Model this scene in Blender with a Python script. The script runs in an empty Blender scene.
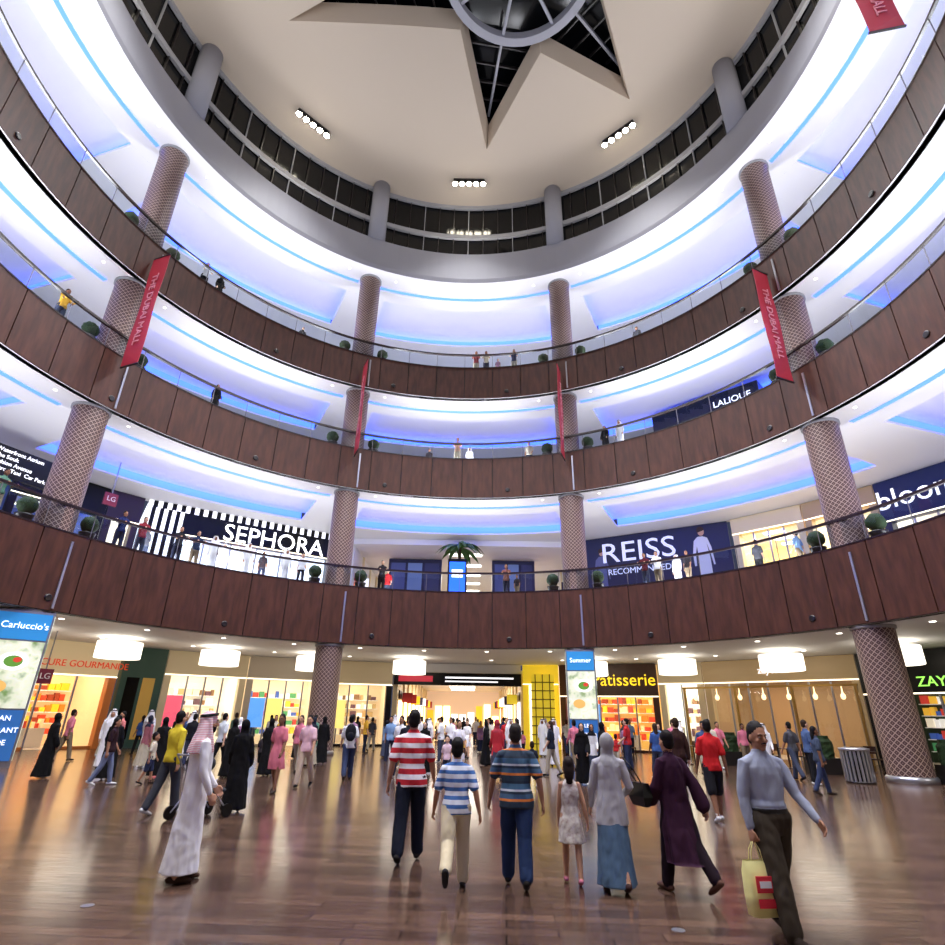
import bpy, bmesh, math, random, time
import numpy as np
from mathutils import Vector, Matrix, noise
from mathutils.bvhtree import BVHTree
T0=time.time()
random.seed(7)
CX,CY=-0.6,14.3
RW=25.0
RCOL=16.4
COLS=[-68,-23,22,67,112,157,-158,-113]
rad=math.radians
def adj(a): return a+float(np.interp(a,[-75,-57,-39,-20,0,8,32,62],[-1,-.4,.2,.8,1.3,1.6,1.9,1.9]))
scene=bpy.context.scene
try:
    scene.view_settings.view_transform='Standard'
    scene.view_settings.look='None'
    scene.view_settings.exposure=0
except Exception as e: print(e)

def lin(c):
    out=[]
    for x in c:
        x=x/255.0
        out.append(x/12.92 if x<=0.04045 else ((x+0.055)/1.055)**2.4)
    return (out[0],out[1],out[2],1)
MC={}
def mat(name,col,rough=.5,metal=0,es=0,ecol=None,spec=.5,coat=0):
    if name in MC: return MC[name]
    m=bpy.data.materials.new(name); m.use_nodes=True
    b=m.node_tree.nodes['Principled BSDF']
    b.inputs['Base Color'].default_value=lin(col)
    b.inputs['Roughness'].default_value=rough
    b.inputs['Metallic'].default_value=metal
    b.inputs['Specular IOR Level'].default_value=spec
    if coat: b.inputs['Coat Weight'].default_value=coat
    if es:
        b.inputs['Emission Color'].default_value=lin(ecol or col)
        b.inputs['Emission Strength'].default_value=es
    MC[name]=m
    return m
def bsdf(m): return m.node_tree.nodes['Principled BSDF']
def glassmat():
    m=bpy.data.materials.new('balustrade_glass'); m.use_nodes=True
    nt=m.node_tree; nt.nodes.clear()
    o=nt.nodes.new('ShaderNodeOutputMaterial'); t=nt.nodes.new('ShaderNodeBsdfTransparent'); t.inputs[0].default_value=(.86,.92,.95,1)
    g=nt.nodes.new('ShaderNodeBsdfGlossy'); g.inputs['Roughness'].default_value=.03
    mx=nt.nodes.new('ShaderNodeMixShader'); mx.inputs[0].default_value=.07
    nt.links.new(t.outputs[0],mx.inputs[1]); nt.links.new(g.outputs[0],mx.inputs[2]); nt.links.new(mx.outputs[0],o.inputs[0])
    return m
def noisemat(name,cols,scale=5,rough=.5,es=0,stretch=(1,1,1),detail=3):
    m=mat(name,cols[0],rough); nt=m.node_tree; b=bsdf(m)
    tc=nt.nodes.new('ShaderNodeTexCoord'); mp=nt.nodes.new('ShaderNodeMapping'); mp.inputs['Scale'].default_value=stretch
    n=nt.nodes.new('ShaderNodeTexNoise'); n.inputs['Scale'].default_value=scale; n.inputs['Detail'].default_value=detail
    r=nt.nodes.new('ShaderNodeValToRGB')
    k=len(cols)
    els=r.color_ramp.elements
    els[0].position=.32; els[0].color=lin(cols[0]); els[1].position=.68; els[1].color=lin(cols[-1])
    for i in range(1,k-1):
        e=els.new(.32+.36*i/(k-1)); e.color=lin(cols[i])
    nt.links.new(tc.outputs['Object'],mp.inputs[0]); nt.links.new(mp.outputs[0],n.inputs['Vector']); nt.links.new(n.outputs['Fac'],r.inputs[0])
    nt.links.new(r.outputs[0],b.inputs['Base Color'])
    if es:
        nt.links.new(r.outputs[0],b.inputs['Emission Color']); b.inputs['Emission Strength'].default_value=es
    return m
def stripemat(name,bands,period,rough=.85,off=0):
    m=mat(name,bands[0][1],rough); nt=m.node_tree; b=bsdf(m)
    tc=nt.nodes.new('ShaderNodeTexCoord'); sx=nt.nodes.new('ShaderNodeSeparateXYZ')
    a=nt.nodes.new('ShaderNodeMath'); a.operation='ADD'; a.inputs[1].default_value=off
    d=nt.nodes.new('ShaderNodeMath'); d.operation='DIVIDE'; d.inputs[1].default_value=period
    fr=nt.nodes.new('ShaderNodeMath'); fr.operation='FRACT'
    r=nt.nodes.new('ShaderNodeValToRGB'); r.color_ramp.interpolation='CONSTANT'
    els=r.color_ramp.elements
    els[0].position=0; els[0].color=lin(bands[0][1]); els[1].position=bands[1][0]; els[1].color=lin(bands[1][1])
    for p,c in bands[2:]:
        e=els.new(p); e.color=lin(c)
    L=nt.links.new
    L(tc.outputs['Object'],sx.inputs[0]); L(sx.outputs['Z'],a.inputs[0]); L(a.outputs[0],d.inputs[0]); L(d.outputs[0],fr.inputs[0]); L(fr.outputs[0],r.inputs[0]); L(r.outputs[0],b.inputs['Base Color'])
    return m

M_white=mat('white_plaster',(236,236,240),.6)
M_wallup=mat('pale_wall',(205,208,222),.6)
M_blue=mat('blue_led',(70,110,255),.5,es=3.4,ecol=(62,98,255))
M_bluet=mat('blue_cove_glow',(90,130,255),.5,es=3.2,ecol=(64,100,255))
M_lite=mat('lamp_white',(255,250,240),.5,es=4,ecol=(255,247,232))
M_warm=mat('shopglow_warm',(255,225,170),.5,es=4,ecol=(255,214,150))
M_drum=mat('drum_shade',(255,250,238),.5,es=2.2,ecol=(255,246,226))
M_dark=mat('dark_metal',(28,22,22),.35)
M_rail=mat('handrail_dark',(36,20,18),.3)
M_alu=mat('aluminium',(170,170,178),.3,metal=.8)
M_mull=mat('slim_post',(120,116,120),.4,metal=.5)
M_black=mat('black_gloss',(9,9,11),.35,spec=.3)
M_dome=mat('dome_plaster',(180,167,152),.75)
M_grey=mat('grey_concrete',(150,150,160),.7)
M_greyl=mat('grey_frame',(150,150,154),.6)
M_cream=mat('cream_wall',(232,216,180),.5)
M_glassd=mat('dark_glazing',(8,9,12),.12,spec=.3)
M_red=mat('banner_red',(158,28,46),.6)
M_txt=mat('white_text',(245,245,250),.5,es=1.2)
M_navy=mat('navy_hoarding',(32,36,72),.4,es=.15)
M_glass=glassmat()
M_wood=noisemat('fascia_wood',[(62,34,25),(74,41,30),(84,48,36)],scale=2.5,rough=.5,stretch=(2.0,2.0,.4))
bsdf(M_wood).inputs['Specular IOR Level'].default_value=.3
M_seam=mat('panel_seam',(16,9,8),.6)
M_green=noisemat('topiary_leaf',[(14,30,12),(40,70,26)],scale=30,rough=.8)
M_pot=mat('planter_dark',(30,26,26),.4)
M_slab=mat('slab_stone',(150,140,130),.35)

def floormat():
    m=mat('timber_floor',(110,74,54),.2); nt=m.node_tree; b=bsdf(m); L=nt.links.new
    tc=nt.nodes.new('ShaderNodeTexCoord')
    br=nt.nodes.new('ShaderNodeTexBrick'); br.inputs['Scale'].default_value=1
    br.inputs['Brick Width'].default_value=.9; br.inputs['Row Height'].default_value=.2
    br.inputs['Mortar Size'].default_value=.007; br.inputs['Mortar Smooth'].default_value=.2
    br.inputs['Color1'].default_value=lin((108,82,68)); br.inputs['Color2'].default_value=lin((72,53,45)); br.inputs['Mortar'].default_value=lin((24,17,14))
    mp=nt.nodes.new('ShaderNodeMapping'); mp.inputs['Rotation'].default_value=(0,0,.06)
    L(tc.outputs['Object'],mp.inputs[0]); L(mp.outputs[0],br.inputs['Vector'])
    n=nt.nodes.new('ShaderNodeTexNoise'); n.inputs['Scale'].default_value=6; mp2=nt.nodes.new('ShaderNodeMapping'); mp2.inputs['Scale'].default_value=(.5,4,1)
    L(tc.outputs['Object'],mp2.inputs[0]); L(mp2.outputs[0],n.inputs['Vector'])
    mx=nt.nodes.new('ShaderNodeMixRGB'); mx.blend_type='MULTIPLY'; mx.inputs[0].default_value=.4
    L(br.outputs['Color'],mx.inputs[1]); L(n.outputs['Fac'],mx.inputs[2]); L(mx.outputs[0],b.inputs['Base Color'])
    mr=nt.nodes.new('ShaderNodeMapRange'); mr.inputs['To Min'].default_value=.09; mr.inputs['To Max'].default_value=.24
    L(n.outputs['Fac'],mr.inputs[0]); L(mr.outputs[0],b.inputs['Roughness'])
    bp=nt.nodes.new('ShaderNodeBump'); bp.inputs['Strength'].default_value=.1; bp.inputs['Distance'].default_value=.01; bp.invert=True
    L(br.outputs['Fac'],bp.inputs['Height']); L(bp.outputs[0],b.inputs['Normal'])
    b.inputs['Specular IOR Level'].default_value=.65
    return m
M_floor=floormat()
def colmat():
    m=mat('mosaic_column',(150,120,110),.45); nt=m.node_tree; b=bsdf(m); L=nt.links.new
    tc=nt.nodes.new('ShaderNodeTexCoord'); mp=nt.nodes.new('ShaderNodeMapping'); mp.inputs['Rotation'].default_value=(0,0,rad(45))
    v=nt.nodes.new('ShaderNodeTexVoronoi'); v.voronoi_dimensions='2D'; v.feature='DISTANCE_TO_EDGE'; v.inputs['Scale'].default_value=1; v.inputs['Randomness'].default_value=0
    r=nt.nodes.new('ShaderNodeValToRGB'); e=r.color_ramp.elements
    e[0].position=.06; e[0].color=lin((170,146,134)); e[1].position=.14; e[1].color=lin((66,42,42))
    x=e.new(.38); x.color=lin((76,50,48)); y=e.new(.44); y.color=lin((150,124,114))
    L(tc.outputs['UV'],mp.inputs[0]); L(mp.outputs[0],v.inputs['Vector']); L(v.outputs['Distance'],r.inputs[0]); L(r.outputs[0],b.inputs['Base Color'])
    return m
M_col=colmat()

def link(o):
    scene.collection.objects.link(o); return o
def empty(name,loc=(0,0,0)):
    o=bpy.data.objects.new(name,None); o.location=loc; return link(o)

class B:
    def __init__(s,M=None): s.v=[];s.f=[];s.m=[];s.mats=[];s.sm=[];s.M=M
    def mi(s,m):
        if m not in s.mats: s.mats.append(m)
        return s.mats.index(m)
    def add(s,vs,fs,m,smooth=False):
        o=len(s.v)
        if s.M is not None: vs=[s.M@Vector(p) for p in vs]
        s.v+= [tuple(p) for p in vs]
        i=s.mi(m)
        for f in fs:
            s.f.append([k+o for k in f]); s.m.append(i); s.sm.append(smooth)
    def box(s,x0,x1,y0,y1,z0,z1,m):
        s.add([(x0,y0,z0),(x1,y0,z0),(x1,y1,z0),(x0,y1,z0),(x0,y0,z1),(x1,y0,z1),(x1,y1,z1),(x0,y1,z1)],
              [(0,3,2,1),(4,5,6,7),(0,1,5,4),(1,2,6,5),(2,3,7,6),(3,0,4,7)],m)
    def arc(s,r0,r1,z0,z1,a0,a1,m,n=None):
        if n is None: n=max(1,int(math.ceil((a1-a0)/2.5)))
        full=(a1-a0)>=359.99
        vs=[];fs=[]
        cnt=n if full else n+1
        for i in range(cnt):
            a=rad(a0+(a1-a0)*i/n); sa,ca=math.sin(a),math.cos(a)
            for r,z in((r0,z0),(r1,z0),(r1,z1),(r0,z1)): vs.append((CX+r*sa,CY+r*ca,z))
        for i in range(n):
            p=4*i;q=4*((i+1)%cnt)
            for k in range(4):
                k2=(k+1)%4; fs.append((p+k,p+k2,q+k2,q+k))
        if not full: fs+=[(3,2,1,0),(4*n,4*n+1,4*n+2,4*n+3)]
        s.add(vs,fs,m,False)
    def sheet(s,prof,a0,a1,m,n=None,smooth=True):
        if n is None: n=max(1,int(math.ceil((a1-a0)/2.5)))
        vs=[];fs=[];k=len(prof)
        for i in range(n+1):
            a=rad(a0+(a1-a0)*i/n); sa,ca=math.sin(a),math.cos(a)
            for r,z in prof: vs.append((CX+r*sa,CY+r*ca,z))
        for i in range(n):
            for j in range(k-1):
                fs.append((i*k+j,i*k+j+1,(i+1)*k+j+1,(i+1)*k+j))
        s.add(vs,fs,m,smooth)
    def rev(s,x,y,prof,m,n=20,smooth=True):
        vs=[];fs=[];k=len(prof)
        for i in range(n):
            a=2*math.pi*i/n
            for r,z in prof: vs.append((x+r*math.cos(a),y+r*math.sin(a),z))
        for i in range(n):
            j=(i+1)%n
            for q in range(k-1): fs.append((i*k+q,j*k+q,j*k+q+1,i*k+q+1))
        fs.append([i*k for i in range(n)][::-1]); fs.append([i*k+k-1 for i in range(n)])
        s.add(vs,fs,m,smooth)
    def finish(s,name,parent=None):
        me=bpy.data.meshes.new(name); me.from_pydata(s.v,[],s.f)
        for m in s.mats: me.materials.append(m)
        me.polygons.foreach_set('material_index',s.m); me.polygons.foreach_set('use_smooth',s.sm)
        me.update()
        o=link(bpy.data.objects.new(name,me))
        if parent: o.parent=parent
        return o
def pol(r,a,z=0): return (CX+r*math.sin(rad(a)),CY+r*math.cos(rad(a)),z)
def text(name,body,size,M,m,parent=None,ext=.015,align='CENTER',sx=1):
    cu=bpy.data.curves.new(name,'FONT'); cu.body=body; cu.size=size; cu.extrude=ext; cu.align_x=align; cu.align_y='CENTER'; cu.resolution_u=3
    cu.materials.append(m)
    o=link(bpy.data.objects.new(name,cu))
    o.matrix_world=M@Matrix.Diagonal((sx,1,1,1))
    if parent: o.parent=parent
    return o
RX90=Matrix.Rotation(math.pi/2,4,'X')
def polM(r,a,z): return Matrix.Translation(pol(r,a,z))@Matrix.Rotation(-rad(a),4,'Z')

b=B(); b.box(-50,50,-14,85,-.1,0,M_floor); b.finish('floor')

RINGS=[(15.65,4.95,7.82),(15.6,13.15,15.60),(15.5,19.62,21.85)]
ROOF=(15.1,28.3)
bays=[]
srt=sorted(COLS)
for i in range(len(srt)):
    a0=srt[i]; a1=srt[(i+1)%len(srt)]
    if a1<=a0: a1+=360
    bays.append((a0,a1))

def soffit(R,z,name,trays=True):
    b=B()
    for a0,a1 in bays:
        if not trays:
            b.sheet([(R,z),(R+3,z),(R+6,z),(RW+.2,z)],a0,a1,M_white,smooth=False)
            for k in range(4):
                for rr in (R+1.4,R+6.2):
                    a=a0+(a1-a0)*(k+.5)/4
                    p=pol(rr,a); b.rev(p[0],p[1],[(.10,z-.02),(.10,z-.005)],M_lite,10,False)
            continue
        ia,ib=a0+4.2,a1-4.2
        r1,r2=R+2.9,R+7.0
        b.sheet([(R,z),(r1,z)],a0,a1,M_white,smooth=False)
        b.sheet([(r2,z),(RW+.2,z)],a0,a1,M_white,smooth=False)
        b.sheet([(r1,z),(r2,z)],a0,ia,M_white,2,False); b.sheet([(r1,z),(r2,z)],ib,a1,M_white,2,False)
        d1=.10; d2=.6
        b.sheet([(r1,z),(r1,z+d1)],ia,ib,M_white,smooth=False)
        b.sheet([(r2,z+d1),(r2,z)],ia,ib,M_white,smooth=False)
        b.sheet([(r1,z+d1),(r1-.25,z+d1),(r1-.25,z+d2)],ia,ib,M_bluet,smooth=False)
        b.sheet([(r2+.25,z+d2),(r2+.25,z+d1),(r2,z+d1)],ia,ib,M_bluet,smooth=False)
        b.sheet([(r1-.25,z+d2),(r2+.25,z+d2)],ia-.6,ib+.6,M_white,smooth=False)
        for a,s in((ia,-.6),(ib,.6)):
            p=[pol(r1,a,z),pol(r2,a,z),pol(r2,a,z+d1),pol(r1,a,z+d1)]
            b.add(p,[(0,1,2,3)],M_white)
            p=[pol(r1-.25,a+s,z+d1),pol(r2+.25,a+s,z+d1),pol(r2+.25,a+s,z+d2),pol(r1-.25,a+s,z+d2)]
            b.add(p,[(0,1,2,3)],M_bluet)
        b.arc(R+1.55,R+1.77,z-.035,z-.004,a0+2.6,a1-2.6,M_blue)
        for k in range(4):
            a=a0+(a1-a0)*(k+.5)/4
            p=pol(R+.75,a); b.rev(p[0],p[1],[(.06,z-.02),(.06,z-.004)],M_lite,8,False)
    return b.finish(name)
soffit(RINGS[0][0],RINGS[0][1],'ceiling',False)
soffit(RINGS[1][0],RINGS[1][1],'ceiling')
soffit(RINGS[2][0],RINGS[2][1],'ceiling')
soffit(ROOF[0],ROOF[1],'ceiling')

for li,(R,zb,zt) in enumerate(RINGS):
    root=empty('balcony',(CX,CY,zb))
    inv=Matrix.Translation((-CX,-CY,-zb))
    def fin(bb,nm):
        o=bb.finish(nm,root); o.matrix_parent_inverse=inv; return o
    b=B(); n=56
    b.arc(R+.06,R+.3,zb,zt-.02,0,360,M_seam,144)
    for i in range(n):
        a0=360*i/n; a1=360*(i+1)/n
        b.arc(R,R+.08,zb+.03,zt,a0+.08,a1-.08,M_wood,3)
        if i%4==1:
            am=(a0+a1)/2
            bb=B(polM(R,am,zb+.45)@RX90); bb.rev(0,0,[(.13,-.02),(.13,.03),(.1,.05)],M_alu,14,False)
            b.add(bb.v,bb.f,M_dark)
    for c in COLS:
        b.arc(R-.05,R,zb+.1,zt-.3,c+1.2,c+1.5,M_alu,1)
    fin(b,'fascia')
    b=B(); b.arc(R+.1,RW+.3,zt-.35,zt-.15,0,360,M_slab,144); fin(b,'slab')
    b=B(); b.sheet([(R+.12,zt-.1),(R+.12,zt+.98)],0,360,M_glass,144,False); fin(b,'glass')
    b=B(); b.arc(R+.07,R+.18,zt+.98,zt+1.08,0,360,M_rail,144)
    for i in range(n):
        a=360*i/n
        b.arc(R+.10,R+.13,zt-.05,zt+.98,a-.04,a+.04,M_mull,1)
    b.arc(R-.02,R+.2,zt-.02,zt+.03,0,360,M_rail,144)
    fin(b,'handrail')

def column(a,r=RCOL,rc=.66):
    x,y,_=pol(r,a)
    n=32; rows=[0,7,14,21,ROOF[1]]
    vs=[];fs=[]
    for z in rows:
        for i in range(n+1):
            t=2*math.pi*i/n; vs.append((rc*math.cos(t),rc*math.sin(t),z))
    for j in range(len(rows)-1):
        for i in range(n):
            p=j*(n+1)+i; q=p+n+1; fs.append((p,p+1,q+1,q))
    me=bpy.data.meshes.new('column'); me.from_pydata(vs,[],fs); me.materials.append(M_col)
    ul=me.uv_layers.new(name='UVMap')
    S=7.2
    for poly in me.polygons:
        poly.use_smooth=True
        for li2,vi in zip(poly.loop_indices,poly.vertices):
            i=vi%(n+1); z=rows[vi//(n+1)]
            ul.data[li2].uv=(i/n*round(2*math.pi*rc*S/1.414)*1.414, z*S)
    o=link(bpy.data.objects.new('column',me)); o.location=(x,y,0)
    bb=B()
    for z in (0,RINGS[0][2]-.15,RINGS[1][2]-.15,RINGS[2][2]-.15):
        bb.rev(0,0,[(rc+.08,z),(rc+.08,z+.14),(rc+.03,z+.2)],M_alu,24)
    for z in (RINGS[0][1],RINGS[1][1],RINGS[2][1],ROOF[1]):
        bb.rev(0,0,[(rc+.02,z-.12),(rc+.06,z-.1),(rc+.06,z-.001)],M_greyl,24)
    bb.finish('collars',o)
    return o
for c in COLS: column(c)

def topiary(x,y,z,s=1):
    bb=B(Matrix.Translation((x,y,z))@Matrix.Scale(s,4))
    bb.rev(0,0,[(.22,0),(.3,.45),(.32,.5),(.27,.5),(.26,.42)],M_pot,14)
    bb.rev(0,0,[(.03,.4),(.03,.65)],M_dark,6)
    vs=[];fs=[];n=14;m=9
    for j in range(1,m):
        ph=math.pi*j/m
        for i in range(n):
            t=2*math.pi*i/n; r=.34*(1+.07*random.uniform(-1,1))
            vs.append((r*math.sin(ph)*math.cos(t),r*math.sin(ph)*math.sin(t),.86+r*math.cos(ph)))
    for j in range(m-2):
        for i in range(n):
            k=(i+1)%n; fs.append((j*n+i,(j+1)*n+i,(j+1)*n+k,j*n+k))
    fs.append(list(range(n))); fs.append([(m-2)*n+i for i in range(n)][::-1])
    bb.add(vs,fs,M_green,True)
    return bb.finish('topiary_planter')
for li,(R,zb,zt) in enumerate(RINGS):
    for c in COLS[:4]:
        for da in (-4.2,4.2):
            p=pol(R+.62,c+da,zt-.15); topiary(*p,s=.98)

R,zr=ROOF
b=B()
b.sheet([(R,zr),(R,zr+.35),(R+.2,zr+.35),(R+.7,zr+3.2),(R+1.6,zr+3.2)],0,360,M_grey,144,False)
b.finish('trim_1')
RC=R+1.0; z0=zr+3.2; z1=36.6
b=B()
b.sheet([(RC+.35,z0),(RC+.35,z1+.6)],0,360,M_glassd,144,False)
for zz,h in ((z0,.2),(z0+1.9,.35),(z1-.25,.35)):
    b.arc(RC+.1,RC+.3,zz,zz+h,0,360,M_greyl,144)
for i in range(96):
    a=3.75*i; b.arc(RC+.18,RC+.32,z0,z1,a-.07,a+.07,M_dark if i%3 else M_greyl,1)
for c in COLS:
    p=pol(RC-.02,c)
    b.rev(p[0],p[1],[(.6,z0),(.6,z1+.2)],M_grey,20)
b.finish('window_1')
for k in range(8):
    a=45*k
    l=bpy.data.lights.new('dome_fill','AREA'); l.shape='RECTANGLE'; l.size=9; l.size_y=.4; l.energy=185; l.color=(1,.96,.9)  # fill lamps added on the ledge to light the dome evenly
    o=link(bpy.data.objects.new('dome_fill',l)); o.location=pol(R+.95,a,z0+.05); o.rotation_euler=(math.pi,0,-rad(a))
SC=(2.0,16.3)
tips=[(-8,10.2),(48.8,9.8),(103,9.5),(155,12),(-155,12.3),(-117,12.5),(-78.5,13.0)]
tips.sort()
star=[]
for i,(a,r) in enumerate(tips):
    star.append((a,r)); a2=tips[(i+1)%len(tips)][0]
    if a2<a: a2+=360
    star.append(((a+a2)/2,4.6))
RD=RC+.4
def zd(x,y):
    r=math.hypot(x-CX,y-CY); return z1+2.4*(1-min(1,r/RD))
b=B()
pts=[]
for i in range(len(star)):
    a,r=star[i]; a2,r2=star[(i+1)%len(star)]
    p=Vector((SC[0]+r*math.sin(rad(a)),SC[1]+r*math.cos(rad(a)))); q=Vector((SC[0]+r2*math.sin(rad(a2)),SC[1]+r2*math.cos(rad(a2))))
    for k in range(6): pts.append(p.lerp(q,k/6))
N=len(pts); K=8
vs=[];fs=[]
for p in pts:
    d=Vector((p.x-SC[0],p.y-SC[1])).normalized(); o=Vector((SC[0]-CX,SC[1]-CY))
    bq=o.dot(d); t=-bq+math.sqrt(bq*bq-(o.dot(o)-RD*RD)); e=Vector(SC)+d*t
    for k in range(K+1):
        w=p.lerp(e,k/K); vs.append((w.x,w.y,zd(w.x,w.y)))
for i in range(N):
    j=(i+1)%N
    for k in range(K): fs.append((i*(K+1)+k,i*(K+1)+k+1,j*(K+1)+k+1,j*(K+1)+k))
b.add(vs,fs,M_dome,True)
M_reveal=mat('skylight_reveal',(196,180,162),.7)
vs=[];fs=[]
for p in pts:
    z=zd(p.x,p.y); q=Vector(SC).lerp(p,.93); vs+= [(p.x,p.y,z),(q.x,q.y,z+1.5)]
for i in range(N):
    j=(i+1)%N; fs.append((2*i,2*j,2*j+1,2*i+1))
b.add(vs,fs,M_reveal,False)
b.finish('ceiling')
b=B()
b.add([(-17,-4,z1+4.3),(17,-4,z1+4.3),(17,34,z1+4.3),(-17,34,z1+4.3)],[(0,1,2,3)],M_glassd)
for (a,r) in star[::2]:
    b.M=Matrix.Translation((SC[0],SC[1],0))@Matrix.Rotation(-rad(a),4,'Z')
    b.box(-.07,.07,4.4,r*.93,z1+3.0,z1+3.3,M_grey)
    k=5.2
    while k<r*.9:
        w=(r-k)*.4+.05; b.box(-w,w,k-.04,k+.04,z1+3.2,z1+3.4,M_dark); k+=1.1
b.M=None
b.finish('window_2')
def ringband(b,x,y,ra,rb,za,zb_,m,n=48):
    vs=[];fs=[]
    for i in range(n):
        t=2*math.pi*i/n
        for r,z in((ra,za),(rb,za),(rb,zb_),(ra,zb_)): vs.append((x+r*math.cos(t),y+r*math.sin(t),z))
    for i in range(n):
        j=(i+1)%n
        for k in range(4): fs.append((4*i+k,4*i+(k+1)%4,4*j+(k+1)%4,4*j+k))
    b.add(vs,fs,m,False)
b=B()
ringband(b,SC[0],SC[1],3.75,4.2,z1+1.6,z1+2.2,M_grey)
ringband(b,SC[0],SC[1],1.3,1.5,z1+1.8,z1+2.1,M_grey,32)
for i in range(8):
    b.M=Matrix.Translation((SC[0],SC[1],0))@Matrix.Rotation(rad(45*i+10),4,'Z'); b.box(-.08,.08,1.45,3.8,z1+1.8,z1+2.0,M_grey)
b.M=None
b.finish('skylight_oculus')
M_flood=mat('flood_lamp',(255,250,235),.5,es=60,ecol=(255,244,220))
for a in (-45,0,43,90,135,180,-135,-90):
    Mx=polM(14.2,a,z1-.08)
    b=B(Mx)
    b.box(-1.1,1.1,-.1,.1,.3,.4,M_dark)
    for k in range(5):
        x=(k-2)*.5
        b.rev(x,0,[(.05,.32),(.16,.15),(.2,0)],M_dark,12)
        b.rev(x,0,[(.17,-.04),(.18,-.005)],M_flood,12,False)
    b.finish('floodlight_cluster')
    l=bpy.data.lights.new('flood','SPOT'); l.energy=13500; l.spot_size=rad(82); l.spot_blend=.5; l.shadow_soft_size=1.4; l.color=(.98,.98,1)
    o=link(bpy.data.objects.new('flood_spot',l)); p=pol(13.6,a,z1-.6); o.location=p
    tgt=Vector((CX,CY-1,2)); o.rotation_euler=(tgt-Vector(p)).to_track_quat('-Z','Y').to_euler()

def wallarc(name,z0,z1,segs,m):
    b=B()
    for a0,a1 in segs: b.arc(RW,RW+.3,z0,z1,a0,a1,m)
    return b.finish(name)
wallarc('wall_ground',0,RINGS[0][1],[(64.2,302)],M_cream)
wallarc('wall_first',RINGS[0][2]-.14,RINGS[1][1],[(68.2,297)],M_wallup)
wallarc('wall_second',RINGS[1][2]-.14,RINGS[2][1],[(0,360)],M_wallup)
wallarc('wall_third',RINGS[2][2]-.14,ROOF[1],[(0,360)],M_wallup)
def doorway(a,z,nm,w=2.6,h=2.8):
    b=B(polM(RW-.16,a,z)); b.box(-w/2-.12,w/2+.12,-.05,.04,0,h+.12,M_alu); b.box(-w/2,-.03,-.08,-.04,.05,h,M_glassd); b.box(.03,w/2,-.08,-.04,.05,h,M_glassd)
    b.finish(nm)
za,zb3=RINGS[1][2]-.14,RINGS[2][2]-.14
for i,(a,z) in enumerate([(-12,za),(8,za),(-38,za),(-30,zb3),(30,zb3),(2,zb3),(-50,zb3),(52,zb3)]): doorway(a,z,'door_%d'%(i+1))

PAL={'candy':[(230,120,30),(250,190,40),(200,60,30),(240,220,160),(140,50,20)],
     'cosm':[(240,240,245),(200,60,120),(30,30,40),(220,220,230),(120,120,200)],
     'lux':[(230,215,180),(180,150,100),(250,245,235),(120,90,60),(90,60,70)],
     'mix':[(200,60,50),(60,90,170),(240,230,210),(230,180,60),(70,140,90),(240,240,240)]}
def pmat(k):
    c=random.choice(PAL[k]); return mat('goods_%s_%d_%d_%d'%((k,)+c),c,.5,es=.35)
def mannequin(b,x,y,c):
    m=mat('mannequin_body',(225,215,205),.4); d=mat('garment_%d_%d_%d'%c,c,.8)
    b.rev(x,y,[(.22,.012),(.22,.04),(.02,.06),(.02,.55)],M_alu,10)
    b.rev(x,y,[(.2,.5),(.19,.75),(.13,1.05),(.17,1.3),(.18,1.4),(.06,1.5)],d,14)
    b.rev(x,y,[(.05,1.48),(.05,1.56),(.085,1.62),(.09,1.7),(.05,1.79)],m,12)
    for s in(-1,1): b.rev(x+s*.21,y,[(.03,.85),(.045,1.2),(.05,1.38),(.03,1.42)],d,8)
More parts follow.
